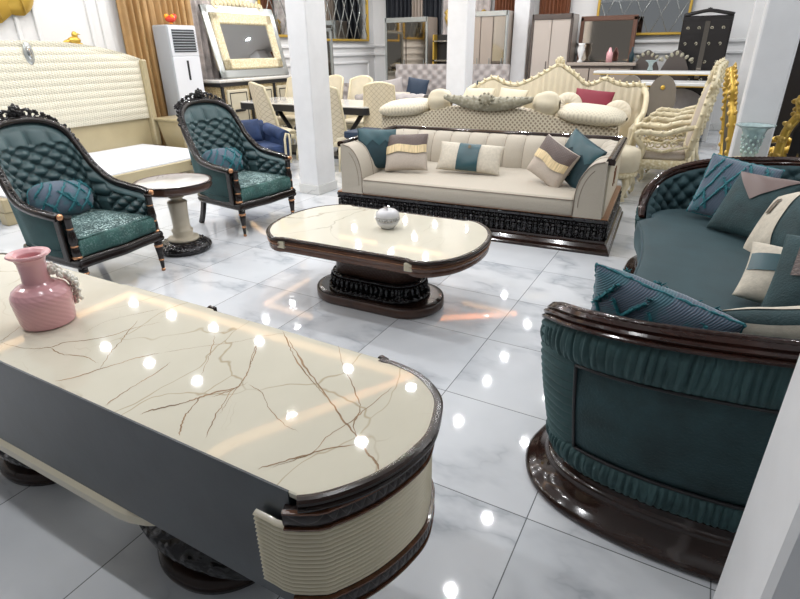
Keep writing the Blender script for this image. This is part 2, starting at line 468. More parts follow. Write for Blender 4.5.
M['orange'] = mat('orange_glass_ornament', (.9, .35, .03), .2)
M['mirror'] = mat('mirror_glass', (.80, .82, .82), .02, metal=1)
M['mirror_dk'] = mat('bronze_mirror_glass', (.50, .44, .37), .05, metal=1)
M['silver'] = mat('silver_leaf_frame', (.50, .52, .50), .22, metal=.6)
M['taupe'] = mat('taupe_lacquer', (.38, .32, .27), .25, coat=.3)
M['taupe_pale'] = mat('pale_taupe_lacquer', (.50, .44, .39), .3)
M['taupe_dk'] = mat('dark_taupe_trim', (.10, .08, .07), .25)
M['greige'] = mat('grey_quilted_velvet', (.36, .33, .32), .65, var=.08, vs=12, sheen=.4)
M['greige_plain'] = mat('grey_sofa_cloth', (.27, .245, .23), .7, var=.06)
M['grey_chair'] = mat('warm_grey_leather', (.20, .175, .145), .45, var=.05)
M['navy'] = velvet('navy_velvet', (.012, .032, .095), 200, .3, 6)
M['navy2'] = mat('navy_cushion_cloth', (.008, .025, .055), .6)
M['burgundy'] = mat('burgundy_cloth', (.20, .008, .025), .6)
M['white_lac'] = mat('white_lacquer', (.78, .78, .77), .2)
M['ebony'] = carved('ebony_cabinet_wood', (.012, .010, .010), .3, 12, .3, .01)
M['glass_teal'] = mat('pale_teal_glass', (.70, .88, .88), .10, var=.12, vs=30, trans=.55)
M['pink'] = None
M['petal'] = mat('white_flower_petal', (.80, .77, .70), .6)
M['silver_ball'] = mat('pearl_white_enamel', (.62, .62, .64), .2, coat=.5)
M['glitter'] = carved('silver_glitter_band', (.30, .30, .30), .3, 160, 1, .01, (.75, .75, .75), .6)
M['chrome'] = mat('polished_chrome', (.7, .7, .72), .12, metal=1)
M['gold_speck'] = carved('gold_mosaic_front', (.30, .22, .10), .35, 55, .6, .006, (.62, .52, .32))
M['floral'] = carved('brown_gold_floral_cloth', (.22, .16, .07), .6, 18, .2, .004, (.50, .42, .26))
def _pink():
    t = NT('pink_glazed_ceramic'); t.b.inputs['Base Color'].default_value = (.72, .38, .40, 1)
    t.b.inputs['Roughness'].default_value = .16; t.b.inputs['Coat Weight'].default_value = .5
    return t.m
M['pink'] = _pink()
def _bed():
    t = NT('embossed_cream_leather'); c = t.coord(); sp = t.n('SeparateXYZ', Vector=c)
    z = t.math('MULTIPLY', sp.outputs[2], 11); y = t.math('MULTIPLY', sp.outputs[1], 30)
    yy = t.math('ABSOLUTE', t.math('SINE', t.math('MULTIPLY', y, PI)))
    zz = t.math('ABSOLUTE', t.math('SINE', t.math('MULTIPLY', t.math('ADD', t.math('MULTIPLY', z, 3), t.math('MULTIPLY', y, .5)), PI)))
    h = t.math('MULTIPLY', yy, zz)
    row = t.math('ABSOLUTE', t.math('SINE', t.math('MULTIPLY', z, PI)))
    h = t.math('ADD', t.math('MULTIPLY', h, .5), row)
    t.b.inputs['Base Color'].default_value = (.68, .64, .51, 1); t.b.inputs['Roughness'].default_value = .32
    t.bump(h, .8, .012); return t.m
M['bed_leather'] = _bed()
EXPOSURE = -1.3
# ---------------------------------------------------------------- camera, world, lights
cd = bpy.data.cameras.new('camera'); cam = bpy.data.objects.new('camera', cd); COL.objects.link(cam)
cd.sensor_width = 36; cd.lens = 534.95 * 36 / 800; cd.clip_start = .05
_p, _r, _y = radians(25.142), radians(-.667), radians(-29.06)
_F = V((sin(_y) * cos(_p), cos(_y) * cos(_p), -sin(_p))); _R = V((cos(_y), -sin(_y), 0)); _U = _R.cross(_F)
_R2 = _R * cos(_r) + _U * sin(_r); _U2 = _U * cos(_r) - _R * sin(_r)
cam.matrix_world = Matrix(((_R2.x, _U2.x, -_F.x, 0), (_R2.y, _U2.y, -_F.y, 0), (_R2.z, _U2.z, -_F.z, 1.575), (0, 0, 0, 1)))
SC.camera = cam
SC.view_settings.view_transform = 'Standard'; SC.view_settings.look = 'None'; SC.view_settings.gamma = 1
SC.view_settings.exposure = EXPOSURE; SC.view_settings.use_curve_mapping = False
w = bpy.data.worlds.new('world'); SC.world = w; w.use_nodes = True
w.node_tree.nodes['Background'].inputs[0].default_value = (.92, .95, 1.0, 1); w.node_tree.nodes['Background'].inputs[1].default_value = .48
SC.cycles.max_bounces = 7; SC.cycles.diffuse_bounces = 4; SC.cycles.glossy_bounces = 4; SC.cycles.transmission_bounces = 4
SC.cycles.use_denoising = True; SC.cycles.sample_clamp_indirect = 4; SC.cycles.caustics_reflective = False; SC.cycles.caustics_refractive = False
SC.cycles.use_adaptive_sampling = False
ZC = 3.4
LD = bpy.data.lights.new('downlight_and_fill', 'AREA'); LD.shape = 'DISK'; LD.size = .10; LD.energy = 22; LD.color = (.97, .98, 1.0)
for x in (-7.1, -6.27, -5.43, -4.6, -3.2, -2.35, -1.35, .9, 2.3, 3.7):  # rightmost columns are unseen fill lamps, added to brighten the right side
    for y in (.58, 1.95, 3.42, 4.46, 5.95, 7.15, 8.0, 9.4, 10.5, 11.6):  # row between console and coffee table is added fill for the dim foreground
        if x > .5 and y < 3: continue
        o = bpy.data.objects.new('downlight_and_fill', LD); COL.objects.link(o); o.location = (x, y, ZC - .012)

# ---------------------------------------------------------------- shell
struct(MB().box(-7.9, 7, -3.5, 13.0, -.1, 0), 'floor', M['floor'])
struct(MB().box(-8.1, 7, -3.5, 13.2, ZC, ZC + .15), 'ceiling', M['ceil'])
struct(MB().box(-8.1, -7.9, -3.5, 13.2, -.1, ZC), 'wall_left', M['wall'])
struct(MB().box(-7.9, 7, 13.0, 13.2, -.1, ZC), 'wall_back', M['wall'])
M['cove'] = emit('warm_cove_strip', (1, .66, .38), 5.5)
def strip(pts):
    mb = MB(); mb.sweep([(x, y, ZC - .03) for x, y in pts], [(-.05, -.02), (.05, -.02), (.05, .028), (-.05, .028)])
    struct(mb, 'trim_1', M['cove'])
strip([(-7.45, -.5), (-7.45, 4.64), (-2.45, 4.64), (-3.45, 2.8), (-4.0, -.5)])
strip([(-7.6, 7.7), (-7.6, 9.75), (-2.7, 9.7), (-4.6, 8.4), (-4.7, 7.6), (-7.6, 7.7)])
# wall mouldings
def frame_rect(mb, y0, y1, z0, z1, x=-7.9, w=.05, d=.035):
    mb.box(x, x + d, y0, y0 + w, z0, z1, .008); mb.box(x, x + d, y1 - w, y1, z0, z1, .008)
    mb.box(x, x + d, y0, y1, z0, z0 + w, .008); mb.box(x, x + d, y0, y1, z1 - w, z1, .008)
mb = MB()
for y0, y1 in ((2.2, 4.35), (4.55, 5.35)): frame_rect(mb, y0, y1, 1.35, 3.1)
mb.box(-7.9, -7.87, 5.48, 5.62, 0, 3.3, .01)
struct(mb, 'trim_2', M['wall'])
mb = MB()
for z in (1.42, 1.6): mb.box(-7.9, -7.85, 8.0, 13.0, z, z + .07, .012)
frame_rect(mb, 8.1, 12.7, .25, 1.3)
struct(mb, 'trim_3', M['wall'])
mb = MB()
for z in (1.42, 1.62): mb.box(-7.9, 7, 12.94, 13.0, z, z + .06, .012)
struct(mb, 'trim_4', M['wall'])
struct(MB().box(-7.9, -7.86, 7.9, 13, 0, .14, .01), 'baseboard_left', M['tile_skirt'])
struct(MB().box(-7.9, 7, 12.96, 13, 0, .14, .01), 'baseboard_back', M['tile_skirt'])
# pillars
def pillar(name, x0, x1, y0, y1, label, m='column'):
    t = thing(name, label, 'pillar', ((x0 + x1) / 2, (y0 + y1) / 2, 0), 0, 'square white pillars')
    a, b = (x1 - x0) / 2, (y1 - y0) / 2
    MB().box(-a, a, -b, b, 0, ZC - .001, .012).build('shaft', M[m], t)
    MB().box(-a - .012, a + .012, -b - .012, b + .012, 0, .11, .004).build('base_tile', M['tile_skirt'], t)
    return t
pillar('pillar', -4.17, -3.90, 5.06, 5.42, 'white square pillar between the second green armchair and the beige sofa')
pillar('pillar', -4.10, -3.75, 9.1, 9.45, 'white square pillar rising behind the grey tufted sofa')
pillar('pillar', -4.05, -3.72, 12.4, 12.75, 'far white square pillar between the mirrored wardrobes')
pillar('pillar', .205, .455, 5.06, 5.42, 'white square pillar behind the curved green sofa with the glass vase in front')
pillar('pillar', .235, .50, 9.1, 9.45, 'white pillar behind the ivory carved armchairs beside the dark cabinet')
pillar('pillar', .262, .62, .90, 1.25, 'nearest white pillar cutting the lower right corner of the view')

# ---------------------------------------------------------------- diamond mirrors, gilt frames
def mirror_panel(label, L, H, loc, rz, n):
    t = thing('diamond_mirror', label, 'mirror', loc, rz)
    MB().box(0, L, -.015, 0, 0, H).build('mirror_glass', M['mirror'], t)
    mb = MB(); w = .05
    for a in ((0, L, 0, w), (0, L, H - w, H), (0, w, 0, H), (L - w, L, 0, H)): mb.box(a[0], a[1], -.05, 0, a[2], a[3], .012)
    mb.build('frame', M['gold_plain'], t)
    mb = MB(); s = L / n; k = 2.1
    for i in range(-int(H / s * .6) - 2, n + 2):
        for d in (1, -1):
            x0 = i * s if d > 0 else L - i * s
            z0, z1 = 0, H; x1 = x0 + d * H / k
            ta, tb = 0, 1
            xa, xb = x0, x1
            lo = (w - xa) / (xb - xa); hi = (L - w - xa) / (xb - xa)
            if lo > hi: lo, hi = hi, lo
            lo = max(0.03, lo); hi = min(.97, hi)
            if hi - lo < .05: continue
            mb.tube([(xa + (xb - xa) * lo, -.018, H * lo), (xa + (xb - xa) * hi, -.018, H * hi)], .007, 4)
    mb.build('bevel_strips', M['silver'], t)
    return t
mirror_panel('gilt framed diamond-cut wall mirror just left of the nearest square pillar', 1.3, 1.3, (-7.86, 8.75, 1.80), PI / 2, 4)
mirror_panel('gilt framed diamond-cut wall mirror right of the pillar, above white panelling', 2.35, 1.3, (-7.86, 10.3, 1.74), PI / 2, 7)
mirror_panel('long gilt framed diamond-cut wall mirror left of the black cabinet', 1.75, 1.2, (-2.45, 12.93, 1.76), 0, 5)

# ---------------------------------------------------------------- curtains
def curtain(label, p0, p1, z0, z1, m, folds, name='curtain', amp=.06, group=None):
    p0, p1 = V(p0), V(p1); d = p1 - p0; n = V((-d.y, d.x)).normalized(); mb = MB()
    def f(a, b, s):
        q = p0 + d * a; w = amp * (sin(a * folds * 2 * PI) + .35 * sin(a * folds * 4.3 * PI + 1.3)) * (.75 + .25 * (1 - b)) + s
        return V((q.x + n.x * w, q.y + n.y * w, z0 + (z1 - z0) * b))
    mb.grid(lambda a, b: f(a, b, 0), folds * 10, 6); mb.grid(lambda a, b: f(a, b, .012), folds * 10, 6, flip=True)
    return tag(mb.build(name, m), label, 'curtain', group)
curtain('mustard pleated curtain hanging between the bed headboard and the white air conditioner', (-7.76, 5.72), (-7.70, 6.98), 0.02, 3.3, M['curtain'], 11)
curtain('pale sheer printed curtain beside the leaning mirror', (-7.78, 7.05), (-7.78, 8.2), 0.02, 3.3, M['sheer'], 8, amp=.045)
curtain('black curtain left of a beige drape above the mirrored wardrobe', (-7.45, 12.85), (-6.75, 12.85), .02, 3.3, M['black_cloth'], 6)
curtain('black curtain nearer the pillar above the mirrored wardrobe', (-6.42, 12.85), (-5.95, 12.85), .02, 3.3, M['black_cloth'], 4)
curtain('beige drape hanging between two black curtains', (-6.74, 12.86), (-6.44, 12.86), .02, 3.3, M['taupe'], 4)
curtain('white drape with gilt drops left of the second pillar', (-5.9, 12.84), (-4.75, 12.84), 1.45, 3.3, M['sheer'], 8, amp=.03)
curtain('russet curtain above the pale wardrobe left of the far pillar', (-4.66, 12.86), (-4.1, 12.86), .02, 3.3, M['brown_cloth'], 8, amp=.03)
curtain('russet curtain above the wardrobe right of the far pillar', (-3.65, 12.86), (-3.0, 12.86), .02, 3.3, M['brown_cloth'], 8, amp=.03)
def gilt_drop(x, y, z, label):
    mb = MB(); mb.lathe([(0, 0), (.03, .05), (.06, .12), (.10, .22), (.07, .27), (.11, .33), (.04, .40), (0, .42)], 12)
    tag(mb.build('gilt_drop', M['gold'], loc=(x, y, z)), label, 'curtain ornament', 'gilt curtain drops')
gilt_drop(-5.72, 12.76, 1.98, 'gilt pointed ornament on the white drape left of the second pillar')
gilt_drop(-4.87, 12.76, 1.93, 'gilt pointed ornament on the white drape right of the second pillar')
# gilt wall leaves at the upper left
def gilt_leaf(y, z, s, ang, label, k=1.0):
    mb = MB()
    def f(a, b, sd):
        v = (b - .5) * 2; u = a
        w = sin(PI * min(1, u * .97 + .03)) ** .6 * .5
        return V((.05 + .10 * (1 - v * v) * sin(PI * u) + sd, v * w * s * k, -u * s * 1.05))
    mb.grid(lambda a, b: f(a, b, 0), 14, 10); mb.grid(lambda a, b: f(a, b, .02), 14, 10, flip=True)
    mb.tube([(.17, 0, -.05 * s), (.19, 0, -.5 * s), (.12, 0, -1.0 * s)], .012, 6)
    tag(mb.build('gilt_wall_leaf', M['gold_plain'], loc=(-7.9, y, z), rot=(ang, 0, 0)), label, 'wall ornament', 'gilt leaves on the wall')
gilt_leaf(3.92, 2.46, .56, .35, 'large gilt leaf on the wall at the far upper left', 1.5)
gilt_leaf(4.30, 2.38, .38, .3, 'smaller gilt leaf on the wall right of the large one', 1.25)
# ---------------------------------------------------------------- long console in the foreground
M['vein'] = mat('brown_vein', (.33, .22, .13), .05, var=.45, vs=14, spec=.6)
VEINS = [(3, [(.534, -.26), (.546, -.234), (.569, -.204), (.582, -.19), (.597, -.164), (.612, -.136), (.631, -.101), (.662, -.064), (.674, -.025)]), (3, [(.195, -.272), (.225, -.234), (.249, -.175), (.271, -.126), (.286, -.087), (.328, -.032)]), (2.5, [(.689, -.272), (.66, -.242), (.636, -.205), (.626, -.173), (.609, -.133)]), (1.6, [(.388, .125), (.408, .106), (.451, .053), (.487, .006), (.536, -.064)]), (2.5, [(.548, .144), (.573, .117), (.608, .057), (.631, .021), (.654, -.024), (.664, -.057), (.653, -.089), (.639, -.122)]), (2, [(.555, .259), (.632, .196), (.678, .158), (.745, .111), (.812, .071), (.861, .042), (.905, .019)]), (3.2, [(.622, .212), (.721, .142), (.804, .086), (.912, .018), (1.007, -.044), (1.059, -.075), (1.111, -.11), (1.142, -.126), (1.164, -.146)]), (1.8, [(.779, .259), (.835, .189), (.913, .119), (.971, .064), (1.011, .017), (1.028, -.037), (1.071, -.085)]), (3.2, [(.927, -.27), (.959, -.228), (.996, -.181), (1.03, -.138), (1.078, -.096)]), (1.6, [(.952, -.253), (.976, -.215), (1.003, -.171), (.999, -.112), (1.017, -.039), (1.025, .043), (1.037, .141)]), (1.5, [(.536, .166), (.592, .074), (.643, .0), (.679, -.091), (.711, -.164)]), (2.2, [(-.179, -.223), (-.072, -.209), (-.006, -.168), (.007, -.125), (.057, -.085), (.095, -.028), (.106, .008), (.122, .048), (.157, .106)]), (2.4, [(.249, -.175), (.214, -.131), (.19, -.098), (.171, -.068), (.153, -.034), (.129, -.003), (.078, .081)]), (1.6, [(.423, -.276), (.417, -.255), (.413, -.216), (.409, -.165), (.41, -.119), (.397, -.054)]), (1.8, [(-.0, -.171), (.068, -.176), (.139, -.152), (.214, -.157)]), (1.5, [(-.236, -.132), (-.199, -.19), (-.186, -.22)]), (1.8, [(.656, -.067), (.689, -.135), (.711, -.184), (.751, -.247)]), (1.2, [(.68, -.032), (.743, -.046), (.809, -.09), (.885, -.122), (.927, -.125)]), (1.2, [(.328, -.032), (.385, .031), (.431, .076), (.49, .135), (.529, .192), (.591, .255)]), (1, [(.002, -.062), (-.012, .018), (.02, .093), (.073, .174)])]
def console():
    t = thing('console_table', 'long foreground console with brown-veined cream marble top and slate back board', 'console', (-1.64, .90, 0), 0)
    # plan outline of the top, local, ccw. x to +-1.2, y -.275 (back, camera side) .. +.27
    half = [(1.06, -.297), (1.10, -.265), (1.15, -.20), (1.185, -.13), (1.205, -.05), (1.21, .02), (1.19, .10), (1.165, .155), (1.12, .20), (1.06, .235), (.985, .252), (.95, .25)]
    right = smoothpts([(x, y, 0) for x, y in half], 4)
    r = [(p.x, p.y) for p in right] + [(.945, .262), (.60, .268), (.25, .268), (.24, .275), (.205, .275)]
    out = [(x, y) for x, y in r] + [(-x, y) for x, y in reversed(r)]
    mb = MB(); mb.prism(out, [(-.012, .734), (-.010, .748), (-.014, .750)])
    top = mb.build('marble_top', M['top'], t)
    mb = MB(); random.seed(11)
    for w, pts in VEINS:
        P = smoothpts([(x, y, .7504) for x, y in pts], 6); n = len(P)
        for a in range(n): P[a] += V((random.uniform(-1, 1), random.uniform(-1, 1), 0)) * .0022
        def f(a, b):
            k = min(int(round(a * (n - 1))), n - 1); q = P[k]; tg = (P[min(k + 1, n - 1)] - P[max(k - 1, 0)]).normalized()
            ww = w * .0009 * (.25 + .9 * abs(noise.noise(q * 9)) * 1.6 + .25 * sin(a * PI)) * min(1, a * 8 + .15, (1 - a) * 8 + .15)
            return q + V((-tg.y, tg.x, 0)) * ww * (b * 2 - 1)
        mb.grid(f, n - 1, 1)
    mb.build('brown_veining', M['vein'], top)
    # moulded dark edge runs round the two ends
    sec = [(-.014, -.002), (-.014, -.030), (.008, -.030), (.009, -.024), (.003, -.020), (.004, -.014), (.010, -.011), (.010, -.004), (.004, .0005), (-.005, .0015), (-.012, .0005)]
    for sg in (1, -1):
        pts = [(sg * p.x, p.y, .7505) for p in right]
        s2 = [(-x * sg, z) for x, z in sec]
        mb = MB(); mb.sweep(pts, s2); mb.build('edge_moulding', M['espresso'], t)
        mb = MB(); mb.sweep([(sg * .945, .238, .7505), (sg * .943, .262, .7505), (sg * .925, .2665, .7505)], s2); mb.build('edge_moulding', M['espresso'], t)
        if sg > 0: mb = MB(); mb.box(sg * .222 - .018, sg * .222 + .018, .262, .284, .715, .7525, .006); mb.build('corner_block', M['espresso'], t)
    mb = MB(); mb.sweep([(.92, .250, .742), (-.92, .250, .742)], [(-x, z) for x, z in sec]); mb.build('edge_moulding', M['espresso'], t)
    # body
    body = offs(out, -.035)
    mb = MB(); mb.prism([(x, min(y, .22)) for x, y in body], [(0, .385), (0, .715)]); mb.build('cabinet_body', M['espresso'], t)
    mb = MB(); mb.box(-1.03, 1.03, -.2885, -.268, .382, .7497); mb.build('back_board', M['back_panel'], t)
    for sg in (1, -1):
        path = [p for p in right if p.y > -.272 and p.y < .245]
        P = [(sg * p.x - sg * .03 * (1 if p.x > 1.0 else .6), p.y * .93 - .008 - .020 * max(0, min(1, (-p.y - .12) / .15)), 0) for p in path]
        P = [(sg * .94, -.292, 0), (sg * .98, -.292, 0), (sg * 1.02, -.291, 0)] + P[1:]
        P = [tuple(q) for q in smoothpts(P, 2)]
        mb = MB()   # ribbed wrap
        nrib = 17; z0, z1 = .452, .668
        def f(a, b):
            k = a * (len(P) - 1); i = min(int(k), len(P) - 2); q = V(P[i]).lerp(V(P[i + 1]), k - i)
            tt = (V(P[i + 1]) - V(P[i])).normalized(); nn = V((tt.y, -tt.x, 0)) * sg
            o = .006 + .013 * abs(sin(b * nrib * PI)) ** .7
            return V((q.x + nn.x * o, q.y + nn.y * o, z0 + (z1 - z0) * b))
        mb.grid(f, len(P) - 1, nrib * 6); mb.build('ribbed_wrap', M['cream_rib'], t)
        P2 = P[4:]
        for z, h in ((.692, .044), (.425, .052)):
            mb = MB(); hh = h / 2
            s3 = [(.0, -hh), (-.020, -hh), (-.026, -hh * .5), (-.028, 0), (-.026, hh * .5), (-.020, hh), (0, hh)]
            mb.sweep([(x, y, z) for x, y, _ in P2], [(x * sg, zz) for x, zz in s3], smooth=True)
            o = mb.build('quilted_band', M['lattice_band'], t)
            mb = MB()
            for zz in (z - hh, z + hh): mb.sweep([(x, y, zz) for x, y, _ in P2], [(sg * a, b) for a, b in [(-.018, -.003), (-.0285, -.0025), (-.0285, .0025), (-.018, .003)]])
            mb.build('bronze_bead', M['walnut'], t)
    # cream shelf box under the body, rounded ends
    sh = racetrack(1.24, .60, 8, .28)
    mb = MB(); mb.prism(sh, [(-.008, .330), (0, .336), (0, .366), (-.010, .381), (-.03, .3835)]); mb.build('lower_shelf', M['cream_lac'], t)
    # carved pedestals
    for px in (.43, -.56):
        g = MB()
        g.prism(racetrack(.46, .44, 12), [(.0, .0), (.006, .02), (.004, .045), (-.012, .052), (-.03, .056)], smooth=True)
        g.build('pedestal_base', M['espresso'], t, loc=(px, -.0, 0))
        g = MB()
        g.lathe([(.17, .05), (.17, .07), (.22, .085), (.245, .11), (.25, .135), (.235, .15), (.19, .16), (.18, .19), (.20, .23), (.24, .28), (.27, .326)], 48, M=Matrix.Diagonal((1.5, .88, 1, 1)), rad=lambda th, z: 1 + (.05 * abs(sin(th * 12)) if z > .15 else 0))
        for k in range(22):
            a = k * 2 * PI / 22
            R = T(.215 * 1.52 * cos(a), .88 * .215 * sin(a), .235) @ RZ(a) @ RY(.55)
            g.ball((0, 0, 0), (.018, .030, .085), 8, R)
        g.build('carved_pedestal', M['black_carved'], t, loc=(px, -.0, 0))
    return t
M['lattice_band'] = lattice_mat('dark_quilted_band', (.016, .010, .009), (.075, .060, .055), 1.5, 24, .05, .3, bump=1.0)
console()

def lumpy(t, w=.012, n=14):
    return lambda th, z: 1
def pink_vase():
    g = G2(-1.80, .82)
    t = thing('pink_vase', 'glossy pink swirled ceramic vase with wide flat rim on the console', 'vase', (-1.822, .835, .7505), 1.2)
    t.scale = (.96, .96, 1.0)
    pr = [(.076, .0), (.083, .004), (.086, .03), (.089, .06), (.0915, .090), (.090, .108), (.082, .124), (.068, .135), (.052, .142), (.043, .149), (.041, .175), (.043, .215), (.049, .231), (.062, .238), (.066, .242), (.063, .247), (.048, .245), (.036, .236), (.034, .20), (.034, .17)]
    # finer rows on the body
    q = []
    for (r0, z0), (r1, z1) in zip(pr, pr[1:]):
        for k in range(8): q.append((r0 + (r1 - r0) * k / 8, z0 + (z1 - z0) * k / 8))
    q.append(pr[-1])
    mb = MB()
    mb.lathe(q, 176, rad=lambda th, z: 1 + (.016 * abs(sin(11 * (th + z * 17))) * max(0, min(1, z * 60)) * max(0, min(1, (.138 - z) * 40)) if z < .14 else 0))
    mb.build('vase_body', M['pink'], t)
    mb = MB(); random.seed(3)
    for k in range(26):
        s = (k / 25) ** 1.5; a = .1 + .42 * sin(k * 2.1) * (1.1 - s); z = .185 - .13 * s; r = .046 + .055 * min(1, s * 2.2)
        c = V((r * cos(a), r * sin(a), z)) + V((random.uniform(-.004, .012), random.uniform(-.012, .012), random.uniform(-.006, .006)))
        for p in range(5):
            an = p * 2 * PI / 5 + k
            mb.ball(c + V((.004 * sin(an * 2), .010 * cos(an), .010 * sin(an))), (.007, .008, .008), 6)
    mb.build('flower_spray', M['petal'], t)
    mb = MB(); mb.tube([(.045, .0, .19), (.065, .01, .16), (.092, .012, .12), (.098, .006, .08), (.094, 0, .045)], .0025, 6); mb.build('flower_stem', M['pink'], t)
    return t
def G2(x, y): return (x, y)
pink_vase()

# ---------------------------------------------------------------- oval coffee table
def coffee():
    a = radians(1.5)
    t = thing('coffee_table', 'oval coffee table with pale marble top on dark carved pedestal', 'coffee table', (-1.775, 2.895, 0), a); t.scale = (.975, .975, 1)
    # ends are rounded and step in from the straight middle
    half = smoothpts([(.47, -.452, 0), (.52, -.448, 0), (.60, -.41, 0), (.70, -.29, 0), (.755, -.12, 0), (.762, .06, 0), (.73, .22, 0), (.66, .35, 0), (.56, .44, 0), (.49, .454, 0)], 4)
    r = [(.44, -.436)] + [(p.x, p.y) for p in half] + [(.455, .440)]
    out = r + [(-x, -y) for x, y in r]
    MB().prism(out, [(-.022, .455), (-.020, .499), (-.024, .501)]).build('marble_top', M['top2'], t)
    base = [(-.024, .0), (-.024, -.014), (.004, -.014), (.006, -.006), (.000, .000), (-.010, .003), (-.018, .003)]
    closed = [(x, y, .500) for x, y in out]
    MB().sweep(closed, [(-x, z) for x, z in base], closed=True, smooth=True).build('edge_lip', M['espresso'], t)
    mb = MB(); mb.prism(out, [(-.06, .396), (-.022, .400), (-.008, .412), (-.014, .430), (-.014, .438), (-.002, .448), (-.006, .458), (-.004, .4845), (-.03, .486)], smooth=True)
    mb.build('edge_moulding', M['walnut'], t)
    MB().prism(out, [(.0, .4585), (.0015, .4595), (.0015, .4615), (0, .4625)]).build('bronze_line', M['walnut_edge'], t)
    for x, y in ((.455, -.438), (-.470, -.435), (.470, .435), (-.455, .438)):
        mb = MB(); mb.box(x - .026, x + .026, y - .010, y + .010, .432, .482, .004)
        for k in range(5): mb.box(x - .0245 + k * .0105, x - .0175 + k * .0105, y - .0135, y + .0135, .435, .479)
        mb.build('corner_block', M['cream_rib'], t)
    MB().prism(racetrack(.64, .31, 14), [(0, .19), (0, .42)], smooth=True).build('quilted_column', M['quilt_col'], t)
    MB().prism(racetrack(.96, .50, 14), [(-.01, 0), (0, .012), (0, .060), (-.012, .066)], smooth=True).build('base_plate', M['walnut_dark'], t)
    MB().prism(racetrack(.945, .485, 14), [(0, .0655), (.003, .070), (-.01, .074), (-.03, .076)], smooth=True).build('base_top', M['espresso'], t)
    mb = MB(); ring = racetrack(.66, .33, 14)
    mb.prism(ring, [(.045, .076), (.05, .09), (.02, .10), (.0, .15), (.01, .18), (.02, .185), (.015, .195), (-.01, .198)], smooth=True)
    L = ring; per = [0]
    for k in range(len(L)): per.append(per[-1] + (V(L[(k + 1) % len(L)]) - V(L[k])).length)
    N = 44
    for q in range(N):
        s = per[-1] * q / N
        k = max(i for i in range(len(L)) if per[i] <= s); d = (s - per[k]) / max(1e-6, per[k + 1] - per[k])
        p0 = V(L[k]); p1 = V(L[(k + 1) % len(L)]); c = p0.lerp(p1, d); tg = (p1 - p0).normalized() if (p1 - p0).length > 1e-6 else V((1, 0))
        an = atan2(-tg.x, tg.y)
        R = T(c.x, c.y, .14) @ RZ(an)
        mb.ball((.018, 0, 0), (.018, .014, .042), 8, R); mb.ball((.034, 0, -.036), (.014, .011, .012), 6, R); mb.ball((.022, .022, .03), .008, 6, R)
    mb.build('carved_collar', M['black_carved'], t)
    return t
M['quilt_col'] = lattice_mat('quilted_walnut_leather', (.050, .026, .018), (.016, .008, .006), 34, 34, .06, .35, coord='Object', swap=(0, 2), bump=.8)
M['walnut_dark'] = mat('dark_walnut_side', (.060, .028, .018), .28, coat=.4, var=.3, vs=8)
coffee()
def apple_jar():
    t = thing('apple_jar', 'small white apple-shaped lidded jar with silver band on the coffee table', 'jar', (-1.72, 2.94, .502))
    sc = 1.0
    MB().lathe([(.028, 0), (.036, .003), (.055, .025), (.062, .045)], 32).build('jar_bowl', M['silver_ball'], t)
    MB().lathe([(.0615, .0445), (.065, .047), (.0655, .058), (.062, .0605)], 32).build('silver_band', M['glitter'], t)
    MB().lathe([(.062, .060), (.063, .068), (.058, .085), (.042, .098), (.022, .101), (.008, .095), (0, .093)], 32).build('jar_lid', M['silver_ball'], t)
    mb = MB(); mb.tube([(0, 0, .092), (.002, 0, .108), (.010, 0, .120)], [.004, .003, .005], 8); mb.ball((-.012, .004, .106), (.014, .005, .006), 8)
    mb.build('jar_stem', M['chrome'], t)
    t.scale = (1.25, 1.25, 1.25)
    return t
apple_jar()

# ---------------------------------------------------------------- round side table
def side_table():
    t = thing('side_table', 'round side table with marble top on a turned cream pedestal between the green armchairs', 'side table', (-3.80, 2.98, 0))
    Z = .60
    MB().lathe([(0, Z - .02), (.285, Z - .02), (.287, Z - .002), (.283, Z + .001), (0, Z + .001)], 56).build('marble_top', M['top3'], t)
    mb = MB(); mb.lathe([(.0, Z - .075), (.26, Z - .075), (.285, Z - .070), (.302, Z - .055), (.306, Z - .035), (.300, Z - .022), (.304, Z - .012), (.302, Z + .001), (.292, Z + .004), (.286, Z + .0005)], 56, cap=False)
    mb.build('top_rim', M['walnut_dark'], t)
    MB().lathe([(.296, Z - .008), (.307, Z - .007), (.308, Z + .001), (.298, Z + .003)], 208, rad=lambda th, z: 1 + .008 * abs(sin(th * 26)), cap=False).build('beaded_edge', M['espresso'], t)
    pr = [(.125, .095), (.13, .10), (.128, .115), (.105, .122), (.085, .130), (.082, .16), (.088, .168), (.088, .185), (.075, .19), (.070, .22), (.072, .30), (.078, .40), (.080, .425), (.074, .432), (.050, .440), (.046, .455), (.062, .462), (.062, .472), (.048, .48), (.050, .50), (.060, .525)]
    MB().lathe(pr, 36).build('turned_column', M['cream_lac2'], t)
    mb = MB(); mb.lathe([(.20, 0), (.215, .01), (.222, .035), (.215, .055), (.17, .085), (.13, .096)], 48, rad=lambda th, z: 1 + .02 * abs(sin(9 * th)) * (1 if .01 < z < .09 else 0))
    for k in range(18):
        a = k * 2 * PI / 18; R = T(.185 * cos(a), .185 * sin(a), .055) @ RZ(a) @ RY(-.8)
        mb.ball((0, 0, 0), (.014, .026, .04), 8, R); mb.ball((0.012, .0, .02), .010, 6, R)
    mb.build('carved_base', M['black_carved'], t)
    return t
M['cream_lac2'] = mat('turned_cream_column', (.56, .49, .37), .35, coat=.2)
side_table()
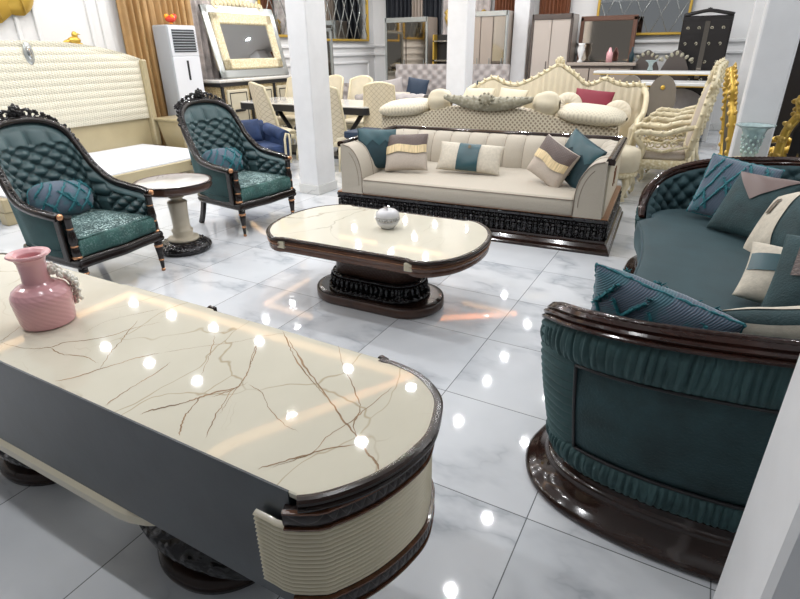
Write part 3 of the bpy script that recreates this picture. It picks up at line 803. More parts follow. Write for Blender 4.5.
# ---------------------------------------------------------------- carved green armchairs
def crest(mb, hw, zx, s=1.0, y=0):
    """open carved cresting centred on x=0; zx(x) is the rail it stands on"""
    for (an, L, w) in ((90, .080, .022), (62, .072, .020), (118, .072, .020), (35, .062, .019), (145, .062, .019), (8, .055, .016), (172, .055, .016)):
        leaf(mb, 0, zx(0) + .028 * s, radians(an), L * s, w * s, y, .8)
    for k in range(5): mb.ball((.022 * cos(k * 1.26) * s, y - .014, zx(0) + .048 * s + .022 * sin(k * 1.26) * s), .015 * s, 8)
    mb.ball((0, y - .02, zx(0) + .048 * s), .015 * s, 8)
    for sg in (-1, 1):
        for (cx, dz, r, a0, tn, d) in ((.075, .036, .034, 200, 1.2, -1), (.125, .030, .030, 20, 1.0, 1), (.178, .026, .026, 160, 1.0, 1), (.222, .020, .021, 0, 1.0, -1), (.26, .016, .017, 120, .9, -1)):
            x = cx * s * hw / .28
            pts = scroll_pts(0, 0, r * s, radians(a0), tn, 12, 0, d, .3)
            mb.tube([(sg * (x + p[0]), y, zx(x) + dz * s + p[2]) for p in pts], [.0115 * s * (1 - .4 * k / 12) for k in range(13)], 6)
            for an in (95, 60, 20, -15):
                leaf(mb, sg * (x + .012 * s), zx(x) + (dz + .008) * s, radians(an if sg > 0 else 180 - an), .034 * s, .010 * s, y, .8)
        mb.tube([(sg * x, y, zx(x) + .012 * s) for x in [hw * k / 8 for k in range(0, 9)]], [.014 * s] * 6 + [.012 * s, .009 * s, .005 * s], 6)
def armchair(label, loc, rz):
    # local: faces -y ; width along x
    t = thing('armchair', label, 'armchair', loc, rz)
    W, D = .35, .33          # half width, half depth of the seat frame
    # serpentine seat rail
    fr = [(-W, -D), (-W + .03, -D - .02), (-.15, -D - .028), (0, -D - .045), (.15, -D - .028), (W - .03, -D - .02), (W, -D), (W - .01, 0), (W - .05, D), (0, D + .03), (-W + .05, D), (-W + .01, 0)]
    fr = [(p.x, p.y) for p in smoothpts([(x, y, 0) for x, y in fr], 4, True)]
    MB().prism(fr, [(-.02, .245), (.0, .255), (.004, .275), (-.004, .285), (.002, .30), (-.004, .318), (-.02, .322)], smooth=True).build('seat_frame', M['black_wood'], t)
    # front legs with copper rings, rear legs sabre
    for sg in (-1, 1):
        lg = MB(); lg.lathe([(.011, 0), (.014, .012), (.012, .02), (.018, .09), (.024, .15), (.030, .19), (.024, .205), (.031, .222), (.030, .255)], 16)
        o = lg.build('leg', M['black_wood'], t, loc=(sg * (W - .035), -D + .01, 0))
        for pr in ([(.013, 0), (.016, .006), (.013, .022)], [(.0185, .085), (.022, .092), (.021, .10)], [(.028, .198), (.033, .205), (.0335, .214), (.028, .221)]):
            MB().lathe(pr, 16).build('copper_ring', M['rose_gold'], o)
        lg = MB(); lg.sweep(smoothpts([(0, .10, 0), (0, .05, .10), (0, .015, .2), (0, 0, .27)], 4), [(-.018, -.02), (.018, -.02), (.018, .02), (-.018, .02)])
        lg.build('leg', M['black_wood'], t, loc=(sg * (W - .09), D - .03, 0))
    # seat cushion, flecked top and smoother border
    cu = [(p[0] * .87, p[1] * .90 - .012) for p in fr]
    MB().prism(cu, [(-.02, .315), (.004, .33), (.009, .38), (.005, .43), (-.012, .448)], smooth=True).build('cushion_border', M['green_side'], t)
    mb = MB(); n = len(cu)
    mb.loft([[V((x * k, y * k + .0, .444 + .032 * (1 - k ** 2.6) ** .8)) for x, y in offs(cu, -.010 * 1)] for k in (1, .97, .92, .8, .6, .4, .2, .03)], smooth=True)
    mb.build('seat_cushion', M['green_fleck'], t)
    # shell profile: back wrapping into the arms. parameter a 0..1 right arm front -> back -> left arm front
    rail = [(.36, -.285, .605), (.375, -.19, .62), (.375, -.04, .635), (.36, .12, .675), (.33, .25, .79), (.312, .34, .93), (.275, .405, 1.045), (.165, .455, 1.115), (0, .475, 1.135)]
    rail = rail + [(-x, y, z) for x, y, z in reversed(rail[:-1])]
    RP = smoothpts(rail, 6); n = len(RP)
    sec = [(-.028, -.020), (-.030, 0), (-.022, .018), (-.008, .024), (.008, .018), (.014, .024), (.026, .016), (.030, -.002), (.024, -.020)]
    mb = MB(); mb.sweep(RP, sec, smooth=True)
    mb.build('carved_rail', M['black_wood'], t)
    mb = MB()      # leaves along the rail
    for k in range(3, n - 3, 1):
        q = RP[k]; tg = (RP[k + 1] - RP[k - 1]).normalized(); side = V((0, 0, 1)).cross(tg).normalized()
        mb.ball(q - side * -.0 + tg.cross(side) * .020, .011, 6)
    zt = lambda x: 1.148 - 1.15 * x * x
    crest(mb, .27, zt, 1.0, .47)
    for sg in (-1, 1):
        for (x, z, yy) in ((.285, 1.05, .415), (.298, 1.02, .40), (.310, .98, .385), (.322, .94, .365)): leaf(mb, sg * x, z, radians(50 if sg > 0 else 130), .042, .015, yy, .9)
    mb.build('carved_cresting', M['black_carved'], t)
    # padded inside: back + arms, deep buttoned
    def inner(a, b):
        k = a * (n - 1); i = min(int(k), n - 2); q = RP[i].lerp(RP[i + 1], k - i)
        z0 = .36; z = z0 + (q.z - .012 - z0) * b
        cx, cy = q.x * .965, (q.y - .0)
        bulge = sin(PI * min(1, max(0, b))) ** .5 * .068
        back = max(0, min(1, (q.z - .66) / .30))
        # lower part of the back leans forward
        slope = (1 - b) * .16 * back
        u = (a - .5) * 15; v = (z - .375) * 16.5
        inb = abs(a - .5) < .19 and .40 < z < .965; ina = abs(a - .5) > .30 and b > .3 and b < .85; zone = inb or ina
        h = tuft_h(u, v, .90, 1.5) if zone else 1
        if not zone and back > .1 and z > .5:
            xx = (a - .5) * 15 * (1 if z > .9 else .5); fade = 1
            h = .15 + .85 * abs(sin(PI * u / .90)) ** .4 if z > .93 else .2 + .8 * abs(sin(PI * v / 1.5)) ** .5
        edge = min(1, (1 - b) * 14)
        nrm = V((-q.x * 2.2, -max(.05, q.y) * 3 if q.z > .66 else 0, 0)); nrm.normalize()
        d = bulge * (.12 + .88 * h) * (edge * .9 + .1)
        return V((cx, cy - slope, z)) + nrm * d
    mb = MB(); mb.grid(inner, 220, 84); mb.build('tufted_back', M['teal_satin'], t)
    # outside cloth panels
    def outer(a, b):
        k = a * (n - 1); i = min(int(k), n - 2); q = RP[i].lerp(RP[i + 1], k - i)
        low = V((q.x * .93, min(q.y * .86, .33), .31)); return low.lerp(V((q.x * 1.012, q.y * 1.012, q.z - .01)), b)
    mb = MB(); mb.grid(outer, 90, 8); mb.build('outside_cloth', M['green_panel'], t)
    for sg in (-1, 1):          # turned arm supports
        po = MB(); po.lathe([(.022, 0), (.030, .01), (.030, .075), (.020, .085), (.026, .095), (.031, .12), (.026, .175), (.018, .205), (.024, .215), (.024, .27), (.030, .29)], 14)
        o = po.build('arm_support', M['black_wood'], t, loc=(sg * (W - .028), -D + .02, .318))
        for pr in ([(.031, .0), (.034, .008), (.031, .018)], [(.022, .078), (.029, .086), (.024, .096)], [(.018, .20), (.024, .207), (.022, .216)]):
            MB().lathe(pr, 14).build('copper_ring', M['rose_gold'], o)
        f = MB(); f.box(-.012, .012, -.02, .035, .30, .605, .006); f.build('arm_front', M['black_wood'], t, loc=(sg * (W + .012), -D + .06, 0))
        e = MB(); e.ball((sg * .36, -.305, .612), (.024, .018, .022), 8); e.build('gilt_finial', M['rose_gold'], t)
    return t
c1 = armchair('first green armchair, nearer and at the left edge, behind the pink vase', (-3.86, 2.215, 0), PI / 2 + .05)
c2 = dup(c1, (-3.87, 3.83, 0), PI / 2 - .10, 'second green armchair, between the round side table and the white pillar')
def streaks(label, w, h, t, loc, rot, seed, rnd=.06, group='blue-grey cushions with turquoise fringe'):
    """ribbed blue cushion with frayed turquoise bands and edge"""
    root = pillow('fringed_cushion', label, w, h, t, M['stripe'], loc, rot, group=None, rnd=rnd, pinch=.12 if rnd < .1 else 0)
    f = pil(w, h, t, .12 if rnd < .1 else 0, rnd); random.seed(seed); mb = MB()
    lines = [(-.95, -.7, -.3, .9), (-.7, -.9, .15, .9), (-.2, -.95, .65, .8), (.25, -.95, .95, .4), (-.95, .1, -.55, .95), (-.35, .25, .1, -.5), (.1, .95, .6, -.1), (.55, .95, .95, .1), (-.8, -.2, -.45, -.85), (.45, -.3, .8, -.85), (-.1, .1, .25, -.75)]
    for side in (-1, 1):
        for x0, y0, x1, y1 in lines:
            P = [f(x0 + (x1 - x0) * k / 12, y0 + (y1 - y0) * k / 12, side, .004) for k in range(13)]
            for k in range(1, 12): P[k] += V((random.uniform(-1, 1), 0, random.uniform(-1, 1))) * .003
            Q = smoothpts(P[1:-1], 4); nq = len(Q)
            def rib(a, b):
                i = min(int(a * (nq - 1)), nq - 2); q = Q[i]; tg = (Q[i + 1] - Q[i]).normalized(); sd = tg.cross(V((0, side, 0))).normalized()
                j = noise.noise(V((a * 40, b * 3, seed + x0)))
                return q + sd * (b - .5) * (.015 + .009 * j) + V((0, side * (.008 * sin(PI * b) + .004 * j), 0))
            mb.grid(rib, nq - 1, 4)
            for k in range(46):
                a = random.random(); b = a * 11; q = P[int(b)].lerp(P[int(b) + 1], b - int(b))
                mb.tube([q, q + V((random.uniform(-1, 1) * .017, side * .006, random.uniform(-1, 1) * .017))], [.0035, .0015], 4)
    mb.build('frayed_bands', M['turq'], root)
    mb = MB()
    for e in range(4):
        P = [f(*( (s, -1) if e == 0 else (1, s) if e == 1 else (-s, 1) if e == 2 else (-1, -s)), 1) for s in [-1 + 2 * k / 30 for k in range(31)]]
        mb.tube([p + V((random.uniform(-1, 1), random.uniform(-1, 1), random.uniform(-1, 1))) * .003 for p in P], [random.uniform(.003, .007) for _ in P], 5)
    mb.build('frayed_edge', M['turq'], root)
    return root
streaks('blue-grey cushion with turquoise bands lying in the first armchair, behind the pink vase', .46, .27, .25, (-4.04, 2.20, .465), (-24, 6, 92), 1, .24)
streaks('blue-grey cushion with turquoise bands in the second armchair', .44, .26, .24, (-4.06, 3.82, .465), (-24, 4, 84), 2, .24)
# ---------------------------------------------------------------- beige channel-back sofa
def beige_sofa():
    a = radians(3.6); t = thing('sofa', 'long beige channel-backed sofa on a carved black plinth', 'sofa', (-1.876, 5.065, 0), a)
    X, Y = 1.335, .70
    def rect(x, y): return [(-x, -y), (x, -y), (x, y), (-x, y)]
    MB().prism(rect(X, Y), [(0, 0), (0, .018), (-.012, .026), (-.018, .05), (-.034, .078), (-.05, .088), (-.05, .105)]).build('plinth', M['dark'], t)
    body = rect(X - .06, Y - .06)
    mb = MB(); mb.prism(body, [(0, .10), (-.012, .105), (-.012, .24), (.006, .255), (.010, .275), (0, .285)])
    random.seed(5)
    def orn(x, y, an):
        R = T(x, y, 0) @ RZ(an)
        mb.ball((0, -.012, .150), (.019, .014, .036), 8, R); mb.ball((0, -.016, .118), (.010, .012, .012), 6, R)
        mb.ball((0, -.014, .198), (.021, .013, .015), 8, R); mb.ball((.024, -.008, .175), (.007, .010, .05), 6, R)
        mb.ball((0, -.012, .226), (.010, .012, .010), 6, R); mb.ball((.024, -.012, .235), (.012, .013, .012), 6, R)
    nx = 52; ny = 27
    for k in range(nx): orn(-X + .07 + (2 * X - .14) * (k + .5) / nx, -Y + .068, 0)
    for k in range(ny):
        yy = -Y + .07 + (2 * Y - .14) * (k + .5) / ny; orn(X - .068, yy, PI / 2); orn(-X + .068, yy, -PI / 2)
    mb.build('carved_skirt', M['black_carved'], t)
    MB().prism(body, [(.0, .284), (.004, .287), (.004, .292), (0, .295)]).build('bronze_line', M['walnut_edge'], t)
    # outer shell
    ax, ay, zt = X - .10, Y - .09, .757
    mb = MB(); mb.box(-ax, ax, ay - .10, ay, .29, zt - .02, .01); mb.build('back_frame', M['beige'], t)
    for sg in (-1, 1):
        mb = MB(); x0, x1 = sorted((sg * (ax - .035), sg * ax)); mb.box(x0, x1, -ay + .02, ay, .29, zt - .03, .004); mb.build('side_panel', M['ivory_leather'], t)
        mb = MB(); mb.box(*sorted((sg * ax, sg * (ax + .006))), -.10, .10, .46, .475); mb.box(*sorted((sg * ax, sg * (ax + .006))), -.10, .10, .565, .58)
        for yy in (-.06, .05): mb.box(*sorted((sg * ax, sg * (ax + .008))), yy, yy + .015, .44, .60)
        mb.build('side_emblem', M['walnut_edge'], t)
    sec = [(-.035, -.030), (-.04, .0), (-.034, .012), (-.02, .020), (0, .022), (.022, .018), (.03, .008), (.034, -.006), (.028, -.030)]
    path = [(ax - .005, -ay - .005, zt - .005), (ax - .005, ay - .02, zt), (ax - .02, ay - .005, zt), (-ax + .02, ay - .005, zt), (-ax + .005, ay - .02, zt), (-ax + .005, -ay - .005, zt - .005)]
    mb = MB(); mb.sweep(path, [(x, z) for x, z in sec]); mb.build('top_rail', M['dark'], t)
    # channelled inside, U in plan
    U = smoothpts([(ax - .03, -ay - .0, 0), (ax - .03, 0, 0), (ax - .03, ay - .20, 0), (ax - .09, ay - .09, 0), (ax - .22, ay - .04, 0), (.4, ay - .035, 0), (-.4, ay - .035, 0), (-ax + .22, ay - .04, 0), (-ax + .09, ay - .09, 0), (-ax + .03, ay - .20, 0), (-ax + .03, 0, 0), (-ax + .03, -ay, 0)], 8)
    D = [0]
    for p, q in zip(U, U[1:]): D.append(D[-1] + (q - p).length)
    tot = D[-1]; NC = 23
    def inner(a, b):
        s = a * tot; i = max(k for k in range(len(D)) if D[k] <= s + 1e-9); i = min(i, len(U) - 2)
        f = (s - D[i]) / max(1e-9, D[i + 1] - D[i]); q = U[i].lerp(U[i + 1], f)
        tg = (U[i + 1] - U[i]).normalized(); nn = V((-tg.y, tg.x, 0))
        z = .40 + (.35) * b
        off = .01 + .20 * max(0, 1 - b ** 2.3) ** .5
        rib = abs(sin(PI * NC * a)) ** .5
        off -= .032 * (1 - rib) if .045 < a < .955 else 0
        return V((q.x + nn.x * off, q.y + nn.y * off, z))
    mb = MB(); mb.grid(inner, NC * 12, 22); mb.build('channelled_back', M['beige'], t)
    mb = MB()
    for k in range(1, NC): mb.tube([inner(k / NC, j / 22) for j in range(23)], .004, 5)
    mb.build('channel_seams', M['beige_dark'], t)
    # front faces of the arms
    for sg in (-1, 1):
        prof = [inner(0 if sg > 0 else 1, k / 16) for k in range(17)]
        yf = -ay - .035
        pts = [V((p.x, yf, p.z)) for p in prof] + [V((sg * (ax - .02), yf, .75)), V((sg * (ax - .01), yf, .29)), V((prof[0].x, yf, .29))]
        mb = MB(); mb.loft([[V((p.x, -ay + .1, p.z)) for p in pts], pts], smooth=False); mb.build('arm_front', M['beige'], t)
        mb = MB(); mb.tube([V((prof[0].x, yf, .30))] + [V((p.x, yf, p.z)) for p in prof], .0055, 6); mb.tube([V((p.x + sg * .035, yf, p.z - .03)) for p in prof[:15]], .003, 5)
        mb.build('arm_piping', M['beige_dark'], t)
    sx = ax - .235
    out = racetrack(2 * sx, 1.10, 4, .035); out = [(x, y - .105) for x, y in out]
    MB().prism(out, [(-.01, .292), (0, .305), (.004, .37), (.0, .425), (-.014, .438), (-.032, .443)], smooth=True).build('seat_cushion', M['beige'], t)
    mb = MB(); o2 = offs(out, .001)
    mb.tube([(x, y, .428) for x, y in o2], .0045, 6, closed=True); mb.tube([(x, y, .302) for x, y in o2], .004, 6, closed=True)
    mb.build('seat_piping', M['beige_dark'], t)
    return t, a
bs, BA = beige_sofa(); BA = radians(5.5)
def on_bs(x, y, z): c = cos(BA); s = sin(BA); y += .05; return (-1.885 + x * c - y * s, 4.905 + x * s + y * c, z)
def flap_tri(v0, v1, depth):    # triangular shape helper in uv
    return lambda a, b: (-.96 + 1.92 * a, v1 - (v1 - v0) * b * (1 - abs(2 * a - 1) * depth))
def brown_cushion(label, loc, rot, s=1.0):
    fr = lambda a, b: (-.97 + 1.94 * a, (.26 - .05 * cos(a * 9)) - .40 * b + .10 * (a - .5) ** 2)
    return pillow('fringe_flap_cushion', label, .46 * s, .40 * s, .15, M['linen'], loc, rot, group=None, patches=[
        ('brown_flap', M['brown_quilt'], -.97, .97, .22, .97, .006, {}),
        ('cream_fringe', M['fringe'], -.97, .97, 0, 1, .013, {'shape': fr, 'nu': 40, 'nv': 6})])
rz = degrees(BA)
def zig(a, b):
    u = -.95 + 1.9 * a; return (u, (.12 + .28 * abs(((a * 3) % 1) * 2 - 1)) * (1 - b) + .96 * b)
pillow('teal_cushion', 'dark teal cushion at the left end of the beige sofa', .43, .42, .15, M['teal_cloth'], on_bs(-.98, -.16, .455), (-16, 4, rz + 40),
       patches=[('zigzag_band', M['teal_band'], 0, 0, 0, 0, .004, {'shape': zig, 'nu': 36, 'nv': 8})])
brown_cushion('brown and oat fringed cushion on the left half of the beige sofa', on_bs(-.68, -.14, .455), (-30, -2, rz + 14))
pillow('band_cushion', 'oblong oat cushion with a teal centre band in the middle of the beige sofa', .68, .31, .15, M['cream_cloth'], on_bs(-.10, .02, .455), (-32, 2, rz + 2),
       patches=[('teal_band', M['teal_band'], -.34, .30, -.99, .99, .006, {'nu': 10, 'nv': 20}), ('bronze_charm', M['bronze'], -.05, .03, .45, .72, .018, {'sides': (-1,), 'nu': 3, 'nv': 3})])
brown_cushion('brown and oat fringed cushion tilted against a teal one on the beige sofa', on_bs(.64, -.12, .46), (-20, 20, rz - 36), .96)
pillow('teal_cushion', 'dark teal cushion leaning on the right arm of the beige sofa', .46, .44, .15, M['teal_cloth'], on_bs(.84, -.08, .46), (-18, 20, rz - 42),
       patches=[('zigzag_band', M['teal_band'], 0, 0, 0, 0, .004, {'shape': zig, 'nu': 36, 'nv': 8})])

# ---------------------------------------------------------------- curved green sofa
def green_sofa():
    t = thing('curved_sofa', 'curved deep green velvet sofa with dark glossy rail and flared plinth, at the right', 'sofa', (.25, 3.12, 0), 0)
    half = [(-.585, -1.08, .44), (-.615, -1.25, .645), (-.575, -1.40, .745), (-.47, -1.50, .785), (-.30, -1.555, .810), (-.08, -1.575, .835), (.15, -1.555, .855), (.38, -1.46, .875), (.60, -1.25, .895), (.75, -.95, .910), (.82, -.60, .92), (.845, -.25, .925)]
    far = [(-.54, 1.08, .44), (-.555, 1.22, .53), (-.52, 1.37, .62), (-.43, 1.48, .69), (-.28, 1.55, .745)]
    far += [(-.08, 1.575, .785), (.15, 1.555, .81), (.38, 1.46, .84), (.60, 1.25, .865), (.75, .95, .89), (.82, .60, .91), (.845, .25, .92)]
    full = half + far[::-1]
    RP = smoothpts(full, 8); n = len(RP)
    D = [0]
    for p, q in zip(RP, RP[1:]): D.append(D[-1] + (q - p).length)
    tot = D[-1]
    def at(a):
        s = a * tot; lo, hi = 0, n - 1
        while hi - lo > 1:
            m = (lo + hi) // 2
            if D[m] <= s: lo = m
            else: hi = m
        f = (s - D[lo]) / max(1e-9, D[hi] - D[lo]); q = RP[lo].lerp(RP[hi], f); tg = (RP[hi] - RP[lo]); tg.z = 0; tg.normalize()
        return q, V((tg.y, -tg.x, 0))       # outward normal (path runs near end -> back -> far end, centre on its left)
    front = [(-.60, 1.16), (-.55, .95), (-.47, .6), (-.43, .25), (-.43, -.25), (-.47, -.6), (-.55, -.95)]
    plan = [(RP[k].x, RP[k].y) for k in range(4, n - 4, 3)] + front[1:]
    sp = smoothpts([(x, y, 0) for x, y in plan], 2, True); plan = [(p.x, p.y) for p in sp]
    MB().prism(plan, [(.030, 0), (.042, .008), (.044, .020), (.037, .030), (.030, .036), (.010, .046), (-.010, .062), (-.028, .084), (-.040, .098), (-.034, .106), (-.044, .116), (-.056, .120), (-.052, .134), (-.066, .142)], smooth=True).build('flared_plinth', M['dark'], t)
    MB().prism(offs(plan, -.08), [(0, .13), (0, .30)], smooth=True).build('seat_base', M['teal_dark'], t)
    # rail: moulded dark wood
    sec = [(-.048, -.034), (-.058, -.030), (-.060, -.020), (-.050, -.014), (-.044, -.012), (-.050, -.008), (-.054, .002), (-.046, .010), (-.036, .010), (-.038, .020), (-.024, .032), (.006, .038), (.028, .030), (.034, .018), (.028, .008), (.036, .002), (.040, -.008), (.030, -.014), (.040, -.020), (.040, -.034)]
    sc = [.82 * min(1, .45 + k / 26, .45 + (n - 1 - k) / 26) for k in range(n)]
    mb = MB(); mb.sweep(RP, sec, smooth=False, scale=sc); mb.build('moulded_rail', M['rail'], t)
    # rope carving on the crown of the rail
    mb = MB(); m = 420
    mb.grid(lambda a, b: (lambda q, nn: V((q.x, q.y, q.z + .024)) + nn * (.008 + .009 * cos(b * 2 * PI)) + V((0, 0, 1)) * (.009 * sin(b * 2 * PI) + .003 * abs(sin(a * 210 * PI))))(*at(.03 + .94 * a)), m, 8, cv=True)
    mb.build('rope_carving', M['rail'], t)
    def outer(a, z01, extra=0):
        q, nn = at(a); z0 = .135; zt = q.z - .028; z = z0 + (zt - z0) * z01
        taper = .085 * (1 - z01) ** 1.6 + .0
        return V((q.x, q.y, z)) + nn * (.012 - taper + extra)
    def ruche(a, u): return .009 * abs(sin(a * 720 + 2.5 * noise.noise(V((a * 60, u * .8, 0))))) ** .5 + .008 * noise.noise(V((a * 420, u * .9, 1)))
    TB, BB, FA = .77, .18, .10
    # plain velvet panels behind the gathered border
    def panel(a, b): 
        aa = FA + (1 - 2 * FA) * a; return outer(aa, BB + (TB - BB) * b, -.004 + .010 * sin(PI * b) ** .5)
    mb = MB(); mb.grid(panel, 200, 16); mb.build('outside_panel', M['teal_dark'], t)
    def roll(b, w): return w * max(0, 1 - (2 * b - 1) ** 2) ** .5
    for nm, z0, z1, w in (('top', TB, 1.0, .016), ('bottom', 0.0, BB, .022)):
        mb = MB(); mb.grid(lambda a, b: outer(a, z0 + (z1 - z0) * b, roll(b, w) + ruche(a, b) * (.3 + roll(b, 1))), 2600, 8); mb.build('gathered_border', M['teal_ruche'], t)
    for e in (0, 1):
        a0, a1 = (0, FA) if e == 0 else (1 - FA, 1)
        mb = MB(); mb.grid(lambda a, b: outer(a0 + (a1 - a0) * a, b, roll(a, .016) + .014 * abs(sin(b * 55 + 3 * a)) ** .5 * roll(a, 1)), 14, 260); mb.build('gathered_border', M['teal_ruche'], t)
    for z in (TB, BB):
        mb = MB(); mb.tube([outer(FA + (1 - 2 * FA) * k / 160, z, .008) for k in range(161)], .0065, 6); mb.build('piping', M['black'], t)
    for aa in (FA, 1 - FA):
        mb = MB(); mb.tube([outer(aa, BB + (TB - BB) * k / 20, .008) for k in range(21)], .0065, 6); mb.build('piping', M['black'], t)
    # tufted inside
    def inner(a, b):
        q, nn = at(a); z = .36 + (q.z - .02 - .36) * b
        if q.z < .60: pass
        off = .03 + .09 * max(0, 1 - b ** 2) ** .5
        u = (a - .5) * tot; v = z
        h = tuft_h(u, v, .135, .115)
        e = min(1, (1 - b) * 8)
        return V((q.x, q.y, z)) - nn * (off - .05 * (1 - h) * e)
    mb = MB(); mb.grid(inner, 420, 34); mb.build('tufted_back', M['teal_tuft'], t)
    # front stiles closing the two ends
    for e in (0, 1):
        mb = MB(); P = [outer(e, k / 10, .01) for k in range(11)]; Q = [inner(e, k / 10) for k in range(11)]
        mb.loft([[p, q, q + V((-.02, 0, 0)), p + V((-.02, 0, 0))] for p, q in zip(P, Q)], smooth=False); mb.build('front_stile', M['teal_ruche'], t)
    # seat
    seat = [(.05 + (x - .05) * .87, y * .905) for x, y in [(RP[k].x, RP[k].y) for k in range(4, n - 3, 4)]]
    seat += [(-.55, .90), (-.50, .65), (-.455, .3), (-.44, 0), (-.455, -.3), (-.50, -.65), (-.55, -.90)]
    sp = smoothpts([(x, y, 0) for x, y in seat], 2, True); seat = [(p.x, p.y) for p in sp]
    MB().prism(seat, [(-.015, .27), (0, .29), (.008, .36), (.004, .43), (-.012, .452), (-.022, .457)], smooth=True, fan=(.15, 0)).build('seat_cushion', M['teal_seat'], t)
    mb = MB(); mb.tube([(x, y, .446) for x, y in offs(seat, -.004)], .006, 6, closed=True); mb.build('seat_piping', M['teal_cloth'], t)
    return t
M['rail'] = mat('dark_moulded_rail_wood', (.026, .010, .007), .12, var=.5, vs=6, stretch=(1, 1, 6))
green_sofa()
def gs(x, y, z): return (x, y, z)
streaks('blue-grey cushion with turquoise zigzag fringe standing at the far end of the curved green sofa', .47, .45, .16, (.20, 4.22, .455), (-24, 8, -12), 5)
def flapc(a, b):
    u = -.3 + 1.27 * a; return (u, .97 - b * (1.15 * (1 - abs(a * 2 - 1)) + .02))
pillow('flap_cushion', 'dark green cushion with a plain brown pointed flap, on the curved sofa', .46, .44, .15, M['teal_dark'], (.29, 3.88, .46), (-32, -2, -40),
       patches=[('brown_flap', mat('taupe_brown_leather_flap', (.15, .105, .095), .5), 0, 0, 0, 0, .008, {'shape': lambda a, b: (-.97 + 1.94 * a, .97 - b * .9 * (1 - abs(a * 2 - 1))), 'sides': (-1, 1), 'nu': 20})])
def two_tone(label, loc, rot, w=.50, h=.46):
    return pillow('two_tone_cushion', label, w, h, .16, M['teal_dark'], loc, rot, patches=[
        ('cream_panel', M['cream_cloth'], 0, 0, 0, 0, .006, {'shape': lambda a, b: (-.80 + 1.0 * a, -.98 + 1.96 * b), 'nu': 14, 'nv': 14}),
        ('bronze_charm', M['bronze'], -.45, -.28, .10, .62, .014, {'nu': 4, 'nv': 6})])
two_tone('green cushion with broad cream panel behind the oblong cream one on the curved sofa', (.44, 3.52, .47), (-34, -22, -60))
pillow('band_cushion', 'oblong cream cushion with a teal stripe lying on the curved green sofa', .60, .34, .17, M['cream_cloth'], (.54, 2.74, .47), (-52, 4, -8),
       patches=[('teal_stripe', M['teal_band'], -.98, .98, -.15, .45, .006, {'nu': 20, 'nv': 8})])
pillow('quilted_flap_cushion', 'green cushion with a quilted brown flap at the right edge, between cream cushions', .46, .44, .17, M['teal_dark'], (.56, 2.54, .48), (-40, -3, -16),
       patches=[('brown_flap', M['brown_quilt'], -.66, .98, -.05, .98, .008, {})])
pillow('two_tone_cushion', 'green cushion with cream top band at the near end of the curved sofa', .52, .42, .17, M['teal_dark'], (.52, 2.15, .49), (-38, 18, 166),
       patches=[('cream_panel', M['cream_cloth'], -.98, .98, .35, .97, .006, {}), ('bronze_strip', M['bronze'], -.1, .8, .55, .68, .013, {'sides': (1,)})])
streaks('blue-grey cushion with turquoise fringe leaning inside the near end of the curved green sofa', .54, .40, .17, (-.03, 2.06, .462), (-24, -9, 166), 9)
# ---------------------------------------------------------------- bed, night stand, air conditioner
def bed():
    t = thing('bed', 'wide bed with embossed cream leather headboard behind the first green armchair', 'bed', (-6.8, 4.05, 0))
    # headboard on the wall side, faces +x
    def prof(y): return 1.72 - .23 * abs(y / 1.62) ** 2.4
    N = 48; ys = [-1.62 + 3.24 * k / N for k in range(N + 1)]
    mb = MB()
    def f(a, b):
        y = -1.62 + 3.24 * a; zt = prof(y) - .05; z = .66 + (zt - .66) * b
        return V((-.66 + .045 * (1 - abs(2 * b - 1) ** 6) * (1 - abs(2 * a - 1) ** 16), y, z))
    mb.grid(f, N, 20); mb.grid(lambda a, b: V((-.74, f(a, b).y, f(a, b).z)), N, 20, flip=True)
    mb.sweep([(-.70, y, prof(y) - .055) for y in ys], [(-.05, -.02), (.045, -.02), (.045, .03), (.02, .045), (-.05, .045)])
    mb.build('headboard', M['bed_leather'], t)
    mb = MB()
    for sg in (-1, 1): mb.box(-.78, -.60, *sorted((sg * 1.60, sg * 1.70)), .25, 1.47, .02)
    mb.box(-.78, -.70, -1.62, 1.62, .25, .70); mb.build('headboard_frame', M['bed_wood'], t)
    MB().lathe([(0, 0), (.055, .0), (.07, .012), (.07, .02), (.055, .03), (0, .032)], 28, T(-.635, .06, 1.57) @ RY(PI / 2) @ Matrix.Diagonal((1.9, .85, 1, 1))).build('crystal_ornament', M['silver'], t)
    MB().lathe([(0, .031), (.040, .031), (.03, .042), (0, .046)], 24, T(-.635, .06, 1.57) @ RY(PI / 2) @ Matrix.Diagonal((1.9, .85, 1, 1))).build('crystal_glass', M['mirror'], t)
    MB().box(-.70, .86, -1.36, 1.42, .262, .30, .01).build('bed_board', M['mattress'], t)
    MB().box(-.70, .88, -1.42, 1.46, .13, .272, .012).build('side_rail', M['bed_wood'], t)
    for x in (-.55, .80):
        for y in (-1.36, 1.38): MB().box(x - .06, x + .06, y - .06, y + .06, 0, .13, .008).build('leg', M['bed_wood'], t)
    mb = MB()
    for sg in (-1, 1): mb.tube([(p[0], p[1], p[2]) for p in [(.905, 1.00 + sg * (.05 + q[0]), .235 + q[2]) for q in scroll_pts(0, 0, .04, 0, 1.2, 12)]], .007, 6)
    mb.tube([(.905, .90, .215), (.905, 1.10, .215)], .007, 6); mb.build('scroll_emblem', M['black_wood'], t)
    return t
bed()
def bird():
    mb = MB(); mb.ball((0, 0, .05), (.05, .09, .05), 10); mb.ball((0, .02, .11), (.035, .04, .05), 8); mb.tube([(0, -.05, .05), (0, -.13, .03), (0, -.2, .0)], [.03, .02, .005], 8); mb.tube([(0, .05, .13), (0, .10, .12)], [.012, .003], 6)
    mb.box(-.04, .04, -.09, .09, -.02, .02, .01)
    tag(mb.build('gilt_bird', M['gold_plain'], loc=(-7.50, 4.78, 1.665)), 'small gilt ornament peeping over the cream headboard', 'ornament')
bird()
